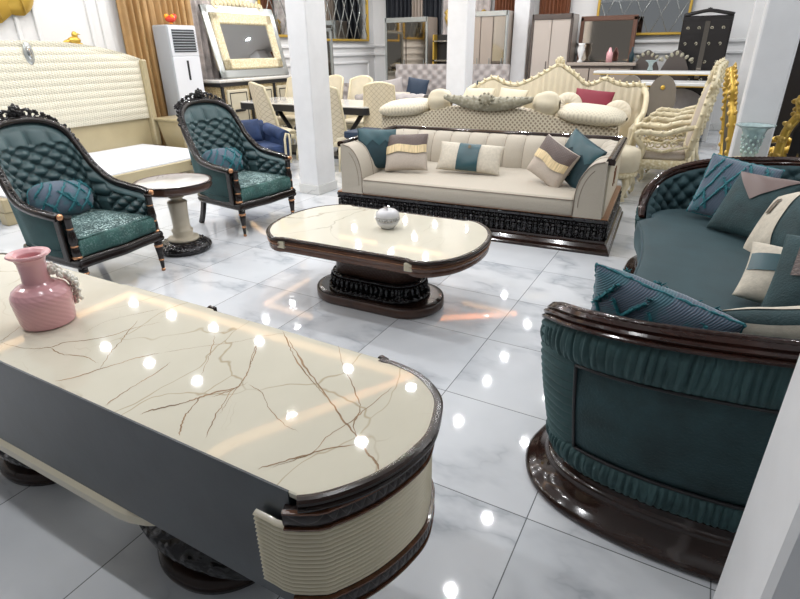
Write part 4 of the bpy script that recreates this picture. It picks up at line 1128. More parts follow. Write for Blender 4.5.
def night():
    t = thing('nightstand', 'champagne wooden nightstand beside the bed, below the air conditioner', 'nightstand', (-7.12, 6.0, 0))
    MB().loft([[V((x * k, y * k, z)) for x, y in ((-.25, -.30), (.25, -.30), (.25, .30), (-.25, .30))] for z, k in ((.24, .82), (.62, 1.0))], smooth=False).build('body', M['bed_wood'], t)
    MB().box(-.28, .28, -.33, .33, .62, .66, .01).build('top', M['bed_wood'], t)
    d = MB().box(.205, .232, -.22, .22, .40, .60, .006, M=RY(.05)).build('drawer', M['bed_wood'], t)
    MB().box(.238, .25, -.06, .06, .49, .505, .004).build('handle', M['gold_plain'], d)
    MB().box(-.22, .26, -.28, .28, .0, .235, .01).build('plinth', M['bed_wood'], t)
night()
def aircon():
    t = thing('air_conditioner', 'white floor-standing air conditioner in front of the mustard curtain', 'air conditioner', (-7.42, 6.36, 0))
    MB().box(-.17, .155, -.27, .27, .0, 1.93, .02, seg=2).build('cabinet', M['ac_side'], t)
    MB().box(.15, .175, -.255, .255, .34, 1.50, .01).build('front_panel', M['ac'], t)
    MB().box(.15, .175, -.255, .255, 1.50, 1.915, .01).build('outlet_frame', M['ac'], t)
    g = MB().box(.165, .178, -.215, .215, 1.555, 1.87, .004).build('outlet', M['grille'], t)
    for k in range(8): MB().box(.176, .20, -.215, .215, 1.575 + k * .037, 1.585 + k * .037).build('louvre', M['ac_side'], g)
    MB().box(.174, .179, -.02, .02, 1.16, 1.44, .002).build('display', M['black'], t)
    MB().box(.15, .172, -.25, .25, .04, .33, .01).build('lower_grille', M['ac_side'], t)
    o = MB(); o.ball((0, 0, .07), (.075, .085, .05), 12); o.ball((.02, .05, .10), .045, 8)
    r = o.build('red_ornament', M['red'], loc=(-7.42, 6.32, 1.945)); tag(r, 'red and orange glass ornament on top of the air conditioner', 'ornament')
    o = MB(); o.lathe([(.03, 0), (.02, .02), (.015, .04)], 12); o.ball((-.02, -.05, .10), .04, 8); o.ball((0.05, -.01, .10), .03, 8); o.build('orange_swirl', M['orange'], r)
aircon()

# ---------------------------------------------------------------- sideboard and leaning mirror
def sideboard():
    t = thing('sideboard', 'cream and black sideboard with gold mosaic doors under the leaning mirror', 'sideboard', (-7.35, 8.15, 0))
    L = 1.35
    MB().box(-.25, .27, -L, L, 1.09, 1.14, .012).build('top', M['top3'], t)
    MB().box(-.23, .25, -L + .02, L - .02, 1.03, 1.09, .006).build('black_band', M['black'], t)
    MB().box(-.23, .22, -L + .05, L - .05, .12, 1.03).build('carcass', M['gold_speck'], t)
    MB().box(-.24, .24, -L + .03, L - .03, 0, .12, .01).build('plinth', M['black'], t)
    for y in (-1.27, -.62, 0.0, .62, 1.27): MB().box(.20, .235, y - .03, y + .03, .12, 1.03, .004).build('black_post', M['black'], t)
    for y in (-.945, -.31, .31, .945):
        d = MB().box(.215, .245, -.25, .25, .18, .98, .02).build('door', M['cream_lac'], t, loc=(0, y, 0))
        mb = MB()
        for a in ((-.20, .20, .23, .245), (-.20, .20, .915, .93), (-.20, -.185, .23, .93), (.185, .20, .23, .93)): mb.box(.244, .25, *a)
        mb.build('door_line', M['black'], d)
        MB().box(.245, .262, -.12, .12, .62, .66, .004).build('door_handle', M['black'], d)
sideboard()
def leaning_mirror():
    t = thing('leaning_mirror', 'large mirror in a carved champagne and silver frame leaning above the sideboard', 'mirror', (-7.38, 8.02, 1.142), PI / 2)
    t.rotation_euler = (radians(-14), 0, PI / 2)
    L, H = 1.76, 1.16
    def fr(mb, i, o, y0, y1, bev=.01):
        mb.box(-L / 2 + o, -L / 2 + i, y0, y1, o, H - o, bev); mb.box(L / 2 - i, L / 2 - o, y0, y1, o, H - o, bev)
        mb.box(-L / 2 + o, L / 2 - o, y0, y1, o, i, bev); mb.box(-L / 2 + o, L / 2 - o, y0, y1, H - i, H - o, bev)
    mb = MB(); fr(mb, .13, 0, -.02, .03); mb.build('silver_frame', M['silver'], t)
    mb = MB(); fr(mb, .30, .13, -.05, .02, .02); mb.build('carved_frame', M['ivory_carved'], t)
    MB().box(-L / 2 + .29, L / 2 - .29, -.02, .01, .29, H - .29).build('mirror_glass', M['mirror'], t)
    mb = MB()
    for k in range(-6, 7): leaf(mb, k * .09, H - .02, PI / 2 - k * .12, .20 - .018 * abs(k), .05, 0)
    for sg in (-1, 1): mb.tube([(p[0] * sg + sg * .55, -.01, p[2] + H + .02) for p in scroll_pts(0, 0, .09, 2, 1.3, 14)], .022, 6)
    mb.build('carved_crest', M['ivory_carved'], t)
leaning_mirror()
t = thing('tall_mirror', 'narrow silver framed mirror on the left wall behind the nearest pillar', 'mirror', (-7.84, 10.1, .95), PI / 2)
MB().box(0, .95, -.01, .02, 0, 1.05).build('mirror_glass', M['mirror'], t)
mb = MB()
for a in ((0, .95, 0, .07), (0, .95, .98, 1.05), (0, .07, 0, 1.05), (.88, .95, 0, 1.05)): mb.box(a[0], a[1], -.04, .02, a[2], a[3], .012)
mb.build('frame', M['silver'], t)

# ---------------------------------------------------------------- chairs with lattice backs round a dark-edged table
def lattice_chair(label, loc, rz):
    t = thing('dining_chair', label, 'dining chair', loc, rz, None)   # faces -y
    def back(a, b, off=0):
        u = (a - .5) * 2; x = u * (.235 - .03 * b); z = .38 + .76 * b - .05 * abs(u) ** 2 * b
        y = .22 + .10 * b ** 1.5 - .20 * abs(u) ** 3.0 * (1 - b * .55) - .02 * b
        return V((x, y + off, z))
    mb = MB(); mb.grid(lambda a, b: back(a, b, 0), 16, 16); mb.build('inner_back', M['cream_soft'], t)
    mb = MB(); mb.grid(lambda a, b: back(a, b, .045), 16, 16); mb.build('outer_back', M['lattice_cream2'], t)
    P = [back(0, b / 10, .02) for b in range(11)] + [back(a / 10, 1, .02) for a in range(1, 10)] + [back(1, 1 - b / 10, .02) for b in range(11)]
    P = [V((-.235, -.20, .44)), V((-.24, -.12, .46))] + P + [V((.24, -.12, .46)), V((.235, -.20, .44))]
    mb = MB(); mb.tube(P, .022, 8); mb.build('back_frame', M['ivory_wood'], t)
    MB().prism(racetrack(.50, .48, 6, .1), [(-.01, .34), (0, .35), (0, .40), (-.01, .41)], smooth=True).build('seat_frame', M['ivory_wood'], t)
    MB().prism(racetrack(.46, .44, 6, .1), [(0, .40), (.004, .43), (-.01, .46), (-.05, .475)], smooth=True).build('seat', M['cream_soft'], t)
    for sx in (-1, 1):
        mb = MB(); mb.tube(smoothpts([(sx * .21, -.20, .36), (sx * .235, -.235, .26), (sx * .215, -.21, .12), (sx * .21, -.20, .03), (sx * .22, -.225, 0.01)], 4), [.030] * 5 + [.022] * 4 + [.015] * 4 + [.014] * 3 + [.02], 8); mb.build('leg', M['ivory_wood'], t)
        mb = MB(); mb.tube([(sx * .19, .20, .36), (sx * .19, .22, .2), (sx * .195, .26, .012)], [.024, .02, .015], 8); mb.build('leg', M['ivory_wood'], t)
    return t
M['lattice_cream2'] = lattice_mat('cream_lattice_cloth', (.66, .58, .43), (.40, .33, .22), 14, 14, .07, .6, coord='Object', bump=.2, swap=(0, 2))
lc = lattice_chair('cream lattice-backed dining chair behind the blue armchair', (-5.82, 6.62, 0), PI - .45)
dup(lc, (-4.64, 6.46, 0), PI + .15, 'cream lattice-backed dining chair just right of the nearest tall pillar')
dup(lc, (-4.30, 7.20, 0), PI + .5, 'cream lattice-backed dining chair at the right end of the dining table')
dup(lc, (-6.72, 8.05, 0), -.1, 'cream dining chair on the far side of the table, under the leaning mirror')
dup(lc, (-6.02, 8.25, 0), .0, 'cream dining chair on the far side of the table, touching the pillar in view')
dup(lc, (-5.36, 8.18, 0), .1, 'cream round-topped dining chair on the far side, right of the pillar')
def dining_table():
    t = thing('dining_table', 'oblong marble dining table with thick black edge among cream lattice chairs', 'dining table', (-5.55, 7.35, 0))
    MB().prism(racetrack(2.5, 1.0, 6, .12), [(0, .80), (0, .815), (-.01, .82)]).build('marble_top', M['top3'], t)
    MB().prism(racetrack(2.5, 1.0, 6, .12), [(-.01, .70), (.008, .71), (.008, .80)]).build('black_edge', M['black'], t)
    for sg in (-1, 1):
        mb = MB(); mb.box(sg * .55 - .30, sg * .55 + .30, -.3, .3, 0, .05, .01); mb.build('foot', M['black'], t)
        mb = MB()
        for s2 in (-1, 1): mb.tube([(sg * .55 + s2 * .32, 0, .71), (sg * .55 + s2 * .06, 0, .38), (sg * .55 + s2 * .20, 0, .04)], .04, 6)
        mb.build('crossed_leg', M['black'], t)
dining_table()
def low_table():
    t = thing('low_table', 'small black low table left of the damask sofa back', 'low table', (-3.95, 6.25, 0))
    MB().box(-.2, .2, -.25, .25, .52, .60, .01).build('top', M['navy2'], t)
    for x in (-.16, .16):
        for y in (-.2, .2): MB().box(x - .02, x + .02, y - .02, y + .02, 0, .52).build('leg', M['black'], t)
low_table()
def blue_chair():
    t = thing('armchair', 'low navy velvet armchair with ivory arm fronts behind the second green armchair', 'armchair', (-5.45, 5.62, 0), PI / 2 - .45)
    MB().box(-.36, .36, -.32, .30, .14, .40, .04, seg=2).build('seat', M['navy'], t)
    mb = MB(); mb.grid(lambda a, b: V(((a - .5) * .70, .30 + .09 * cos(b * 2 * PI) + .05, .45 + .22 * sin(b * 2 * PI))), 14, 16, cv=True); mb.box(-.35, .35, .26, .42, .14, .5, .03); mb.build('backrest', M['navy'], t)
    for sg in (-1, 1):
        mb = MB(); mb.tube([(sg * .40, -.30, .50), (sg * .40, .32, .55)], .085, 14); mb.box(*sorted((sg * .33, sg * .45)), -.30, .34, .12, .5, .02); a = mb.build('arm', M['navy'], t)
        mb = MB(); mb.tube([(sg * .36, -.345, .16), (sg * .365, -.35, .48), (sg * .39, -.35, .55), (sg * .425, -.35, .54), (sg * .435, -.35, .47), (sg * .43, -.345, .16)], .016, 6); mb.build('ivory_arm_front', M['ivory_wood'], a)
    for x in (-.34, .34):
        for y in (-.26, .30): MB().lathe([(.018, 0), (.03, .15)], 10).build('leg', M['ivory_wood'], t, loc=(x, y, 0))
    p = pillow('navy_cushion', 'navy cushion in the low blue armchair', .42, .32, .14, M['navy'], (-5.50, 5.66, .42), (-20, 0, 60))
blue_chair()

# ---------------------------------------------------------------- damask sofa seen from behind
def damask_sofa():
    t = thing('damask_sofa', 'cream damask sofa seen from behind, with sage carved crest, behind the beige sofa', 'sofa', (-2.30, 6.62, 0), PI + .03)
    # local faces -y, so its back (+y) turns to the camera
    def top(x):
        u = abs(x); return .80 + .16 * max(0, 1 - (u / .95) ** 2) if u < .95 else .80 - .06 * (u - .95)
    N = 60; xs = [-1.45 + 2.9 * k / N for k in range(N + 1)]
    mb = MB(); mb.grid(lambda a, b: V((-1.45 + 2.9 * a, .34 - .07 * abs(2 * a - 1) ** 4 + .03 * sin(PI * b), .16 + (top(-1.45 + 2.9 * a) - .16) * b)), N, 10)
    mb.grid(lambda a, b: V((-1.45 + 2.9 * a, .20 - .12 * (1 - b), .30 + (top(-1.45 + 2.9 * a) - .30) * b)), N, 10)
    mb.grid(lambda a, b: V((-1.45 + 2.9 * a, .20 + .14 * b, top(-1.45 + 2.9 * a) + .02 * sin(PI * b))), N, 3)
    mb.build('upholstered_back', M['damask'], t)
    MB().box(-1.40, 1.40, -.42, .20, .18, .42, .04).build('seat', M['damask'], t)
    for sg in (-1, 1):
        mb = MB(); mb.grid(lambda a, b: (lambda u, w: V((sg * (1.22 + .36 * u), .02 + .40 * w * (1 - .25 * abs(u)), .86 + .0 * u + .085 * (1 - w * w * .6) * (1 - abs(u) ** 3) ** .5 + sg * 0)))((a - .5) * 2, (b - .5) * 2), 16, 12)
        def arm(a, b):
            th = b * 2 * PI; u = (a - .5) * 2; r = max(0.02, (1 - abs(u) ** 3.2)) ** .5
            return V((sg * (1.14 + .37 * u), .08 + .34 * cos(th) * r ** .6, .875 - .03 * u + .115 * sin(th) * r))
        mb.bm.free(); mb = MB(); mb.grid(arm, 20, 18, cv=True); mb.box(*sorted((sg * .95, sg * 1.42)), -.30, .28, .3, .82, .03); mb.build('rolled_arm', M['damask_light'], t)
        mb = MB()
        def ear(a, b):
            th = b * 2 * PI; u = a; r = (.13 - .02 * cos(a * 6)) * min(1, (a + .05) * 5, (1.05 - a) * 5) ** .5
            r *= 1 - .10 * abs(sin(th * 3)) ** 3
            return V((sg * (.50 + .30 * u), .22 + r * cos(th) * .9, .985 + r * sin(th)))
        mb.grid(ear, 16, 32, cv=True); mb.build('rolled_ear', M['cream_soft'], t)
        for y in (-.36, .26): MB().lathe([(.025, 0), (.03, .05), (.05, .18)], 10).build('leg', M['sage'], t, loc=(sg * 1.3, y, 0))
    mb = MB(); K = 30
    lo = lambda x: .90 + .115 * (x / .53) ** 2; hi = lambda x: 1.055 + .015 * (x / .53) ** 2
    rings = []
    for k in range(K + 1):
        x = -.53 + 1.06 * k / K; rings.append([V((x, .36, lo(x))), V((x, .40, lo(x) + .01)), V((x, .41, hi(x) - .02)), V((x, .385, hi(x) + .008 * sin(x * 60))), V((x, .33, hi(x)))])
    mb.loft(rings, True); mb.build('crest_board', M['sage'], t)
    mb = MB()
    for k in range(-6, 7):
        if k: leaf(mb, k * .078, hi(k * .078) - .015, radians(90 - k * 9), .034, .014, .385); mb.tube([(k * .078 + p[0], .405, hi(k * .078) - .02 + p[2]) for p in scroll_pts(0, 0, .022, k, 1.0, 10)], .006, 5)
    mb.ball((0, .41, 1.035), (.075, .03, .062), 12)
    for k in range(10): mb.ball((.078 * cos(k * .63), .41, 1.035 + .065 * sin(k * .63)), .016, 6)
    mb.build('carved_crest', M['sage'], t)
damask_sofa()

# ---------------------------------------------------------------- ornate ivory sofa facing us
def ivory_sofa():
    t = thing('ornate_sofa', 'ivory carved sofa with scalloped gilded top rail and a burgundy cushion', 'sofa', (-2.0, 8.05, -.0), .02); t.scale = (.77, 1, 1)
    key = [(-1.55, .80), (-1.50, 1.00), (-1.36, 1.10), (-1.15, 1.16), (-.95, 1.10), (-.72, 1.07), (-.50, 1.12), (-.28, 1.20), (-.12, 1.27), (0.06, 1.34), (.24, 1.27), (.38, 1.20), (.55, 1.10), (.72, 1.11), (.88, 1.17), (1.05, 1.12), (1.25, 1.09), (1.42, 1.10), (1.54, 1.06), (1.56, .95), (1.46, .80)]
    P = smoothpts([(x, .12, z) for x, z in key], 5)
    mb = MB(); mb.tube(P, .038, 8); mb.build('top_rail', M['ivory_wood'], t)
    mb = MB(); random.seed(8)
    for k in range(2, len(P) - 2, 3):
        q = P[k]; tg = P[k + 1] - P[k - 1]; an = atan2(tg.z, tg.x)
        leaf(mb, q.x, q.z + .01, an + PI / 2 + .5, .055, .02, .10); mb.tube([(q.x + p[0], .085, q.z + p[2]) for p in scroll_pts(0, 0, .03, an, 1, 8)], .008, 5)
    for k in (-60, -30, 0, 30, 60): leaf(mb, .06, 1.36, radians(90 + k), .10, .03, .10)
    mb.build('carving', M['ivory_carved'], t)
    n = len(P)
    def f(a, b):
        k = min(int(a * (n - 1)), n - 2); q = P[k].lerp(P[k + 1], a * (n - 1) - k)
        z = .42 + (q.z - .02 - .42) * b; ch = .05 * abs(sin(q.x * PI / .11)) ** .5 if b > .55 else .02
        return V((q.x, .10 - ch - .03 * sin(PI * b), z))
    mb = MB(); mb.grid(f, n - 1, 14); mb.grid(lambda a, b: f(a, b) + V((0, .10, 0)), n - 1, 6, flip=True); mb.build('upholstered_back', M['cream_soft'], t)
    MB().box(-1.42, 1.42, -.62, .10, .24, .44, .05, seg=2).build('seat', M['damask_light'], t)
    mb = MB(); mb.box(-1.5, 1.5, -.66, -.60, .16, .27, .02); mb.build('apron', M['ivory_carved'], t)
    for sg in (-1, 1):
        mb = MB(); pts = smoothpts([(sg * 1.52, .10, 1.05), (sg * 1.60, -.05, .98), (sg * 1.62, -.25, .80), (sg * 1.58, -.50, .72), (sg * 1.60, -.66, .66), (sg * 1.58, -.68, .55), (sg * 1.54, -.62, .40), (sg * 1.52, -.62, .2)], 4)
        mb.tube(pts, [.045] * len(pts), 8); mb.tube([(sg * 1.60, -.66 + p[0], .64 + p[2]) for p in scroll_pts(0, 0, .07, 0, 1.2, 12)], .025, 6)
        a = mb.build('carved_arm', M['ivory_wood'], t)
        MB().box(*sorted((sg * 1.46, sg * 1.56)), -.55, .1, .3, .66, .03).build('arm_pad', M['cream_soft'], a)
        for y in (-.60, .15): 
            mb = MB(); mb.tube([(0, 0, .26), (sg * .03, -.03, .16), (0, 0, .05), (sg * .02, -.02, .0)], [.045, .04, .022, .03], 8); mb.build('leg', M['ivory_wood'], t, loc=(sg * 1.46, y, 0.012))
ivory_sofa()
def round_cushion(label, loc, rot):
    t = thing('round_cushion', label, 'cushion', loc); t.rotation_euler = rad(*rot)
    def f(a, b):
        r = a * .185; th = b * 2 * PI; q = 1 - .10 * abs(sin(th * 8)) * min(1, a * 2)
        return (r, th, q)
    mb = MB()
    for s in (-1, 1): mb.grid(lambda a, b: (lambda r, th, q: V((r * cos(th), s * (.075 * (1 - a ** 3) ** .5 * q - .035 * exp(-(a * 4) ** 2)), .19 + r * sin(th))))(*f(a, b)), 12, 64, cv=True, flip=s > 0)
    mb.build('pleated_body', M['ivory_leather'], t)
    MB().ball((0, -.05, .19), .026, 10).build('gilt_button', M['gold_plain'], t)
round_cushion('round pleated ivory cushion with gilt button left of the burgundy cushion', (-1.66, 7.55, .68), (-20, 0, 6))
round_cushion('round pleated ivory cushion right of the burgundy cushion', (-1.06, 7.55, .60), (-20, 0, -8))
pillow('burgundy_cushion', 'burgundy cushion on the ornate ivory sofa', .52, .42, .14, M['burgundy'], (-1.40, 7.62, .69), (-26, 5, 0))
pillow('cream_cushion', 'pale cushion at the left end of the ornate ivory sofa', .46, .36, .14, M['cream_soft'], (-2.96, 7.70, .72), (-22, 0, 6))
pillow('cream_cushion', 'pale cushion on the ornate ivory sofa, second from its left end', .44, .36, .14, M['cream_soft'], (-2.50, 7.70, .72), (-22, 4, -4))
# ---------------------------------------------------------------- carved armchairs, one behind the other
def carved_chair(label, loc, rz, wood, carving, cloth, cat='armchair', name='carved_armchair', H=1.36):
    t = thing(name, label, cat, loc, rz, None)     # faces -y
    W = .29
    # back: scalloped carved frame round padding
    key = [(-.20, .50), (-.27, .70), (-.26, .95), (-.20, 1.10), (-.22, 1.20), (-.10, H - .06), (0, H), (.10, H - .06), (.22, 1.20), (.20, 1.10), (.26, .95), (.27, .70), (.20, .50)]
    yb = lambda z: .27 + .15 * max(0, z - .45) ** 1.2
    P = smoothpts([(x, yb(z), z) for x, z in key], 4)
    mb = MB(); mb.tube(P + [V((.20, .27, .46)), V((-.20, .27, .46))], .034, 8, closed=True); b = mb.build('back_frame', wood, t)
    mb = MB(); 
    for k in range(1, len(P) - 1, 2):
        q = P[k]; tg = P[k + 1] - P[k - 1]; an = atan2(tg.z, tg.x)
        R = T(0, q.y - .02, 0); leaf(mb, q.x, q.z, an + PI / 2, .06, .02, 0, .8, R); mb.ball((q.x, q.y + .02, q.z), .030, 6)
    for k in (-50, -25, 0, 25, 50): leaf(mb, 0, H - .02, radians(90 + k), .09, .024, yb(H) - .02)
    mb.build('back_carving', carving, b)
    def pad(a, bb, s):
        u = (a - .5) * 2; z = .50 + (H - .16 - .50) * bb; w = .21 * (1 - .5 * max(0, bb - .75) * 3)
        return V((u * w, yb(z) + s * (.045 * (1 - u * u) ** .4 * (1 - (2 * bb - 1) ** 4) ** .4), z))
    mb = MB(); mb.grid(lambda a, c: pad(a, c, -1), 10, 12); mb.grid(lambda a, c: pad(a, c, .5), 10, 12, flip=True); mb.build('back_pad', cloth, t)
    MB().prism(racetrack(.58, .54, 5, .08), [(-.01, .30), (0, .31), (.012, .35), (0, .40), (-.01, .405)], smooth=True).build('seat_frame', carving, t)
    MB().prism(racetrack(.52, .48, 5, .08), [(0, .40), (.012, .44), (0, .49), (-.03, .505), (-.08, .51)], smooth=True).build('seat', cloth, t)
    for sg in (-1, 1):
        pts = smoothpts([(sg * .24, .30, .76), (sg * .29, .15, .74), (sg * .31, 0, .69), (sg * .32, -.16, .70), (sg * .33, -.27, .70), (sg * .33, -.31, .65), (sg * .32, -.26, .60), (sg * .30, -.20, .52), (sg * .29, -.22, .42), (sg * .28, -.24, .36)], 4)
        mb = MB(); mb.tube(pts, .030, 8); mb.tube([(sg * .33, -.27 + p[0], .665 + p[2]) for p in scroll_pts(0, 0, .05, 1, 1.1, 10)], .020, 6)
        for k in range(3, len(pts) - 2, 3): mb.ball(pts[k] + V((0, 0, .012)), (.034, .03, .026), 6)
        a = mb.build('arm', wood, t)
        mb = MB()
        for k in range(5): mb.tube([(sg * .30, .10 - k * .075 + p[0], .575 + p[2]) for p in scroll_pts(0, 0, .042, k * 1.3, 1.1, 8)], .011, 5)
        mb.tube([(sg * .295, .25, .56), (sg * .30, 0, .50), (sg * .30, -.2, .53)], .018, 6); mb.build('arm_fretwork', carving, a)
        mb = MB(); mb.tube(smoothpts([(sg * .26, -.23, .34), (sg * .30, -.28, .25), (sg * .27, -.25, .12), (sg * .26, -.24, .05), (sg * .28, -.27, .022)], 4), [.045] * 5 + [.034] * 4 + [.02] * 4 + [.018] * 3 + [.028], 8); mb.build('leg', wood, t)
        mb = MB(); mb.tube([(sg * .24, .24, .34), (sg * .24, .27, .18), (sg * .25, .34, .018)], [.034, .026, .02], 8); mb.build('leg', wood, t)
    return t
ic = carved_chair('ivory carved armchair at the front of the row, nearest the curved green sofa', (-.42, 7.05, 0), -PI / 2 + .12, M['ivory_wood'], M['ivory_carved'], M['linen'])
dup(ic, (-.40, 7.74, 0), -PI / 2 + .12, 'ivory carved armchair second in the row, its arm just above the front one')
dup(ic, (-.38, 8.38, 0), -PI / 2 + .12, 'ivory carved armchair third in the row, mostly hidden by two others')
dup(ic, (-.36, 9.04, 0), -PI / 2 + .12, 'ivory carved armchair at the far end of the row, topmost arm')
gc = carved_chair('gilt carved chair back showing left of the white pillar behind the curved sofa', (.50, 6.36, 0), PI / 2 + .1, M['gold_plain'], M['gold'], M['black'], name='gilt_armchair')
M['dotted'] = lattice_mat('black_cloth_with_gold_dots', (.010, .009, .010), (.02, .015, .01), 14, 14, .03, .6, coord='Object', bump=.1, dot=(.30, .20, .06))
g2 = carved_chair('gilt carved armchair with black dotted cloth at the right edge, beyond the pillar', (.86, 5.58, 0), PI - .15, M['gold_plain'], M['gold'], M['dotted'], name='gilt_armchair', H=1.28)
dup(g2, (1.2, 6.6, 0), PI - .1, 'second gilt carved armchair behind the one at the right edge')
def ottoman():
    t = thing('ottoman', 'round ivory upholstered stool beside the right end of the beige sofa', 'stool', (-.78, 6.35, 0))
    MB().lathe([(.20, .34), (.22, .36), (.225, .50), (.21, .56), (.15, .59), (0, .60)], 32).build('seat', M['cream_soft'], t)
    MB().lathe([(.18, .28), (.21, .29), (.215, .32), (.20, .345)], 32, rad=lambda th, z: 1 + .03 * abs(sin(8 * th))).build('carved_rim', M['ivory_carved'], t)
    for k in range(4):
        a = PI / 4 + k * PI / 2; mb = MB(); mb.tube([(.15, 0, .30), (.19, 0, .20), (.15, 0, .08), (.17, 0, .02)], [.04, .034, .02, .028], 8, M=RZ(a)); mb.build('leg', M['ivory_wood'], t)
ottoman()
# glass vase on its stand behind the curved sofa
def stand():
    t = thing('plant_stand', 'slim ivory stand under the glass vase behind the curved sofa', 'stand', (.315, 4.90, 0))
    MB().lathe([(.10, .755), (.115, .765), (.115, .785), (.10, .79)], 24).build('top', M['ivory_carved'], t)
    MB().lathe([(.03, .03), (.02, .2), (.035, .4), (.02, .55), (.05, .755)], 16).build('stem', M['ivory_wood'], t)
    MB().lathe([(.12, 0), (.11, .02), (.05, .035)], 24).build('base', M['ivory_wood'], t)
    v = thing('glass_vase', 'pale teal textured glass vase with wide scalloped rim before the white pillar', 'vase', (.315, 4.90, .791))
    q = [(.040, .0), (.048, .01), (.044, .03), (.055, .06), (.066, .12), (.072, .18), (.085, .215), (.118, .235), (.132, .24), (.128, .246), (.10, .24), (.078, .215), (.064, .18), (.058, .12)]
    MB().lathe(q, 48, rad=lambda th, z: 1 + .04 * sin(8 * th) * max(0, z - .17) / .07).build('vase_body', M['glass_teal'], v)
    mb = MB()
    for k in range(9):
        for j in range(5): a = k * .7 + j * .35; z = .05 + j * .028; r = .054 + (z - .05) * .14; mb.ball((r * cos(a), r * sin(a), z), (.010, .010, .014), 6)
    mb.build('vase_relief', M['glass_teal2'], v)
    MB().lathe([(.050, 0), (.052, .008), (.046, .014)], 24).build('vase_foot', M['ivory_carved'], v)
M['glass_teal2'] = mat('speckled_teal_glass', (.50, .66, .62), .2, var=.4, vs=60)
stand()

# ---------------------------------------------------------------- grey tufted sofas and pillows
def grey_sofa(label, loc, rz, L, hb=.98):
    t = thing('tufted_sofa', label, 'sofa', loc, rz)
    def back(a, b):
        x = (a - .5) * (L - .2); z = .42 + (hb - .42) * b
        return V((x, .26 - .06 * tuft_h(x, z, .22, .18) - .03 * sin(PI * b) + .04 * b, z))
    mb = MB(); mb.grid(back, int(L * 40), 20); mb.build('tufted_back', M['greige'], t)
    MB().box(-L / 2 + .1, L / 2 - .1, .27, .38, .12, hb - .01, .03).build('back_frame', M['greige_plain'], t)
    MB().box(-L / 2 + .15, L / 2 - .15, -.45, .25, .14, .45, .04).build('seat', M['greige'], t)
    for sg in (-1, 1):
        mb = MB(); mb.tube([(sg * (L / 2 - .06), -.46, .62), (sg * (L / 2 - .06), .34, .66)], .12, 16); mb.box(*sorted((sg * (L / 2 - .14), sg * (L / 2 - .02))), -.45, .36, .12, .62, .02); a = mb.build('rolled_arm', M['greige'], t)
    mb = MB()
    for x in (-L / 2 + .15, L / 2 - .15):
        for y in (-.38, .30): MB().box(x - .03, x + .03, y - .03, y + .03, 0, .14).build('leg', M['taupe_dk'], t)
    mb.bm.free()
    return t
grey_sofa('grey tufted sofa with navy and pale cushions in front of the mirrored wardrobe', (-4.75, 10.55, 0), .1, 2.6, 1.28)
grey_sofa('low grey tufted sofa behind the dining table, right of the nearest tall pillar', (-6.38, 9.45, 0), .0, 1.25, .95)
t = thing('sofa', 'plain grey sofa seen from behind with rolled tufted top, left of the second pillar', 'sofa', (-4.85, 8.75, 0), PI + .02)
MB().box(-.63, .75, .20, .32, .10, .72, .03).build('back_panel', M['greige_plain'], t)
mb = MB(); mb.grid(lambda a, b: V((-.65 + 1.42 * a, .24 + (.13 - .02 * (1 - tuft_h(a * 1.7, b, .2, .25))) * cos(b * 2 * PI), .78 + (.11 - .02 * (1 - tuft_h(a * 1.7, b, .2, .25))) * sin(b * 2 * PI))), 80, 24, cv=True); mb.build('rolled_top', M['greige'], t)
MB().box(-.61, .73, -.40, .22, .12, .42, .04).build('seat', M['greige'], t)
for x in (-.54, .65):
    for y in (-.34, .24): MB().box(x - .03, x + .03, y - .03, y + .03, 0, .12).build('leg', M['taupe_dk'], t)
pillow('navy_cushion', 'navy cushion standing on the grey tufted sofa left of the second pillar', .46, .44, .14, M['navy2'], (-5.25, 10.15, .62), (-14, 8, 10))
pillow('pale_cushion', 'pale cushion lying at the left end of the grey tufted sofa', .50, .26, .14, M['cream_cloth'], (-5.55, 9.98, .56), (-30, 0, 5))
pillow('grey_cushion', 'patterned grey cushion at the far left of the grey tufted sofa', .42, .42, .14, M['floral2'] if 'floral2' in M else M['greige'], (-5.72, 10.18, .62), (-12, -10, 20))
pillow('teal_cushion', 'dark slate cushion on the grey sofa just right of the second pillar', .42, .40, .14, M['teal_cloth'], (-3.72, 9.98, .62), (-14, 10, 30))
def wing(label, loc, rz):
    t = thing('wing_chair', label, 'armchair', loc, rz)
    mb = MB(); mb.grid(lambda a, b: (lambda u: V((u * .36, .24 - .22 * u * u - .05 * tuft_h(u * .4, b * .6, .14, .14), .40 + (.50 - .16 * abs(u) ** 2) * b)))((a - .5) * 2), 50, 26); mb.grid(lambda a, b: (lambda u: V((u * .38, .29 - .22 * u * u, .2 + (.70 - .16 * abs(u) ** 2) * b)))((a - .5) * 2), 20, 8, flip=True); mb.build('tufted_shell', M['greige'], t)
    MB().prism(racetrack(.62, .56, 6, .15), [(0, .18), (.01, .30), (-.01, .42), (-.05, .44)], smooth=True).build('seat', M['greige'], t)
    for x in (-.24, .24):
        for y in (-.2, .18): MB().lathe([(.014, 0), (.022, .18)], 8).build('leg', M['taupe_dk'], t, loc=(x, y, 0))
    return t
wc = wing('grey tufted tub chair above the left part of the ornate ivory sofa', (-3.10, 9.7, .0), .3)
dup(wc, (-2.35, 10.3, 0), -.2, 'grey tufted tub chair peeping over the ornate sofa, below the dresser')

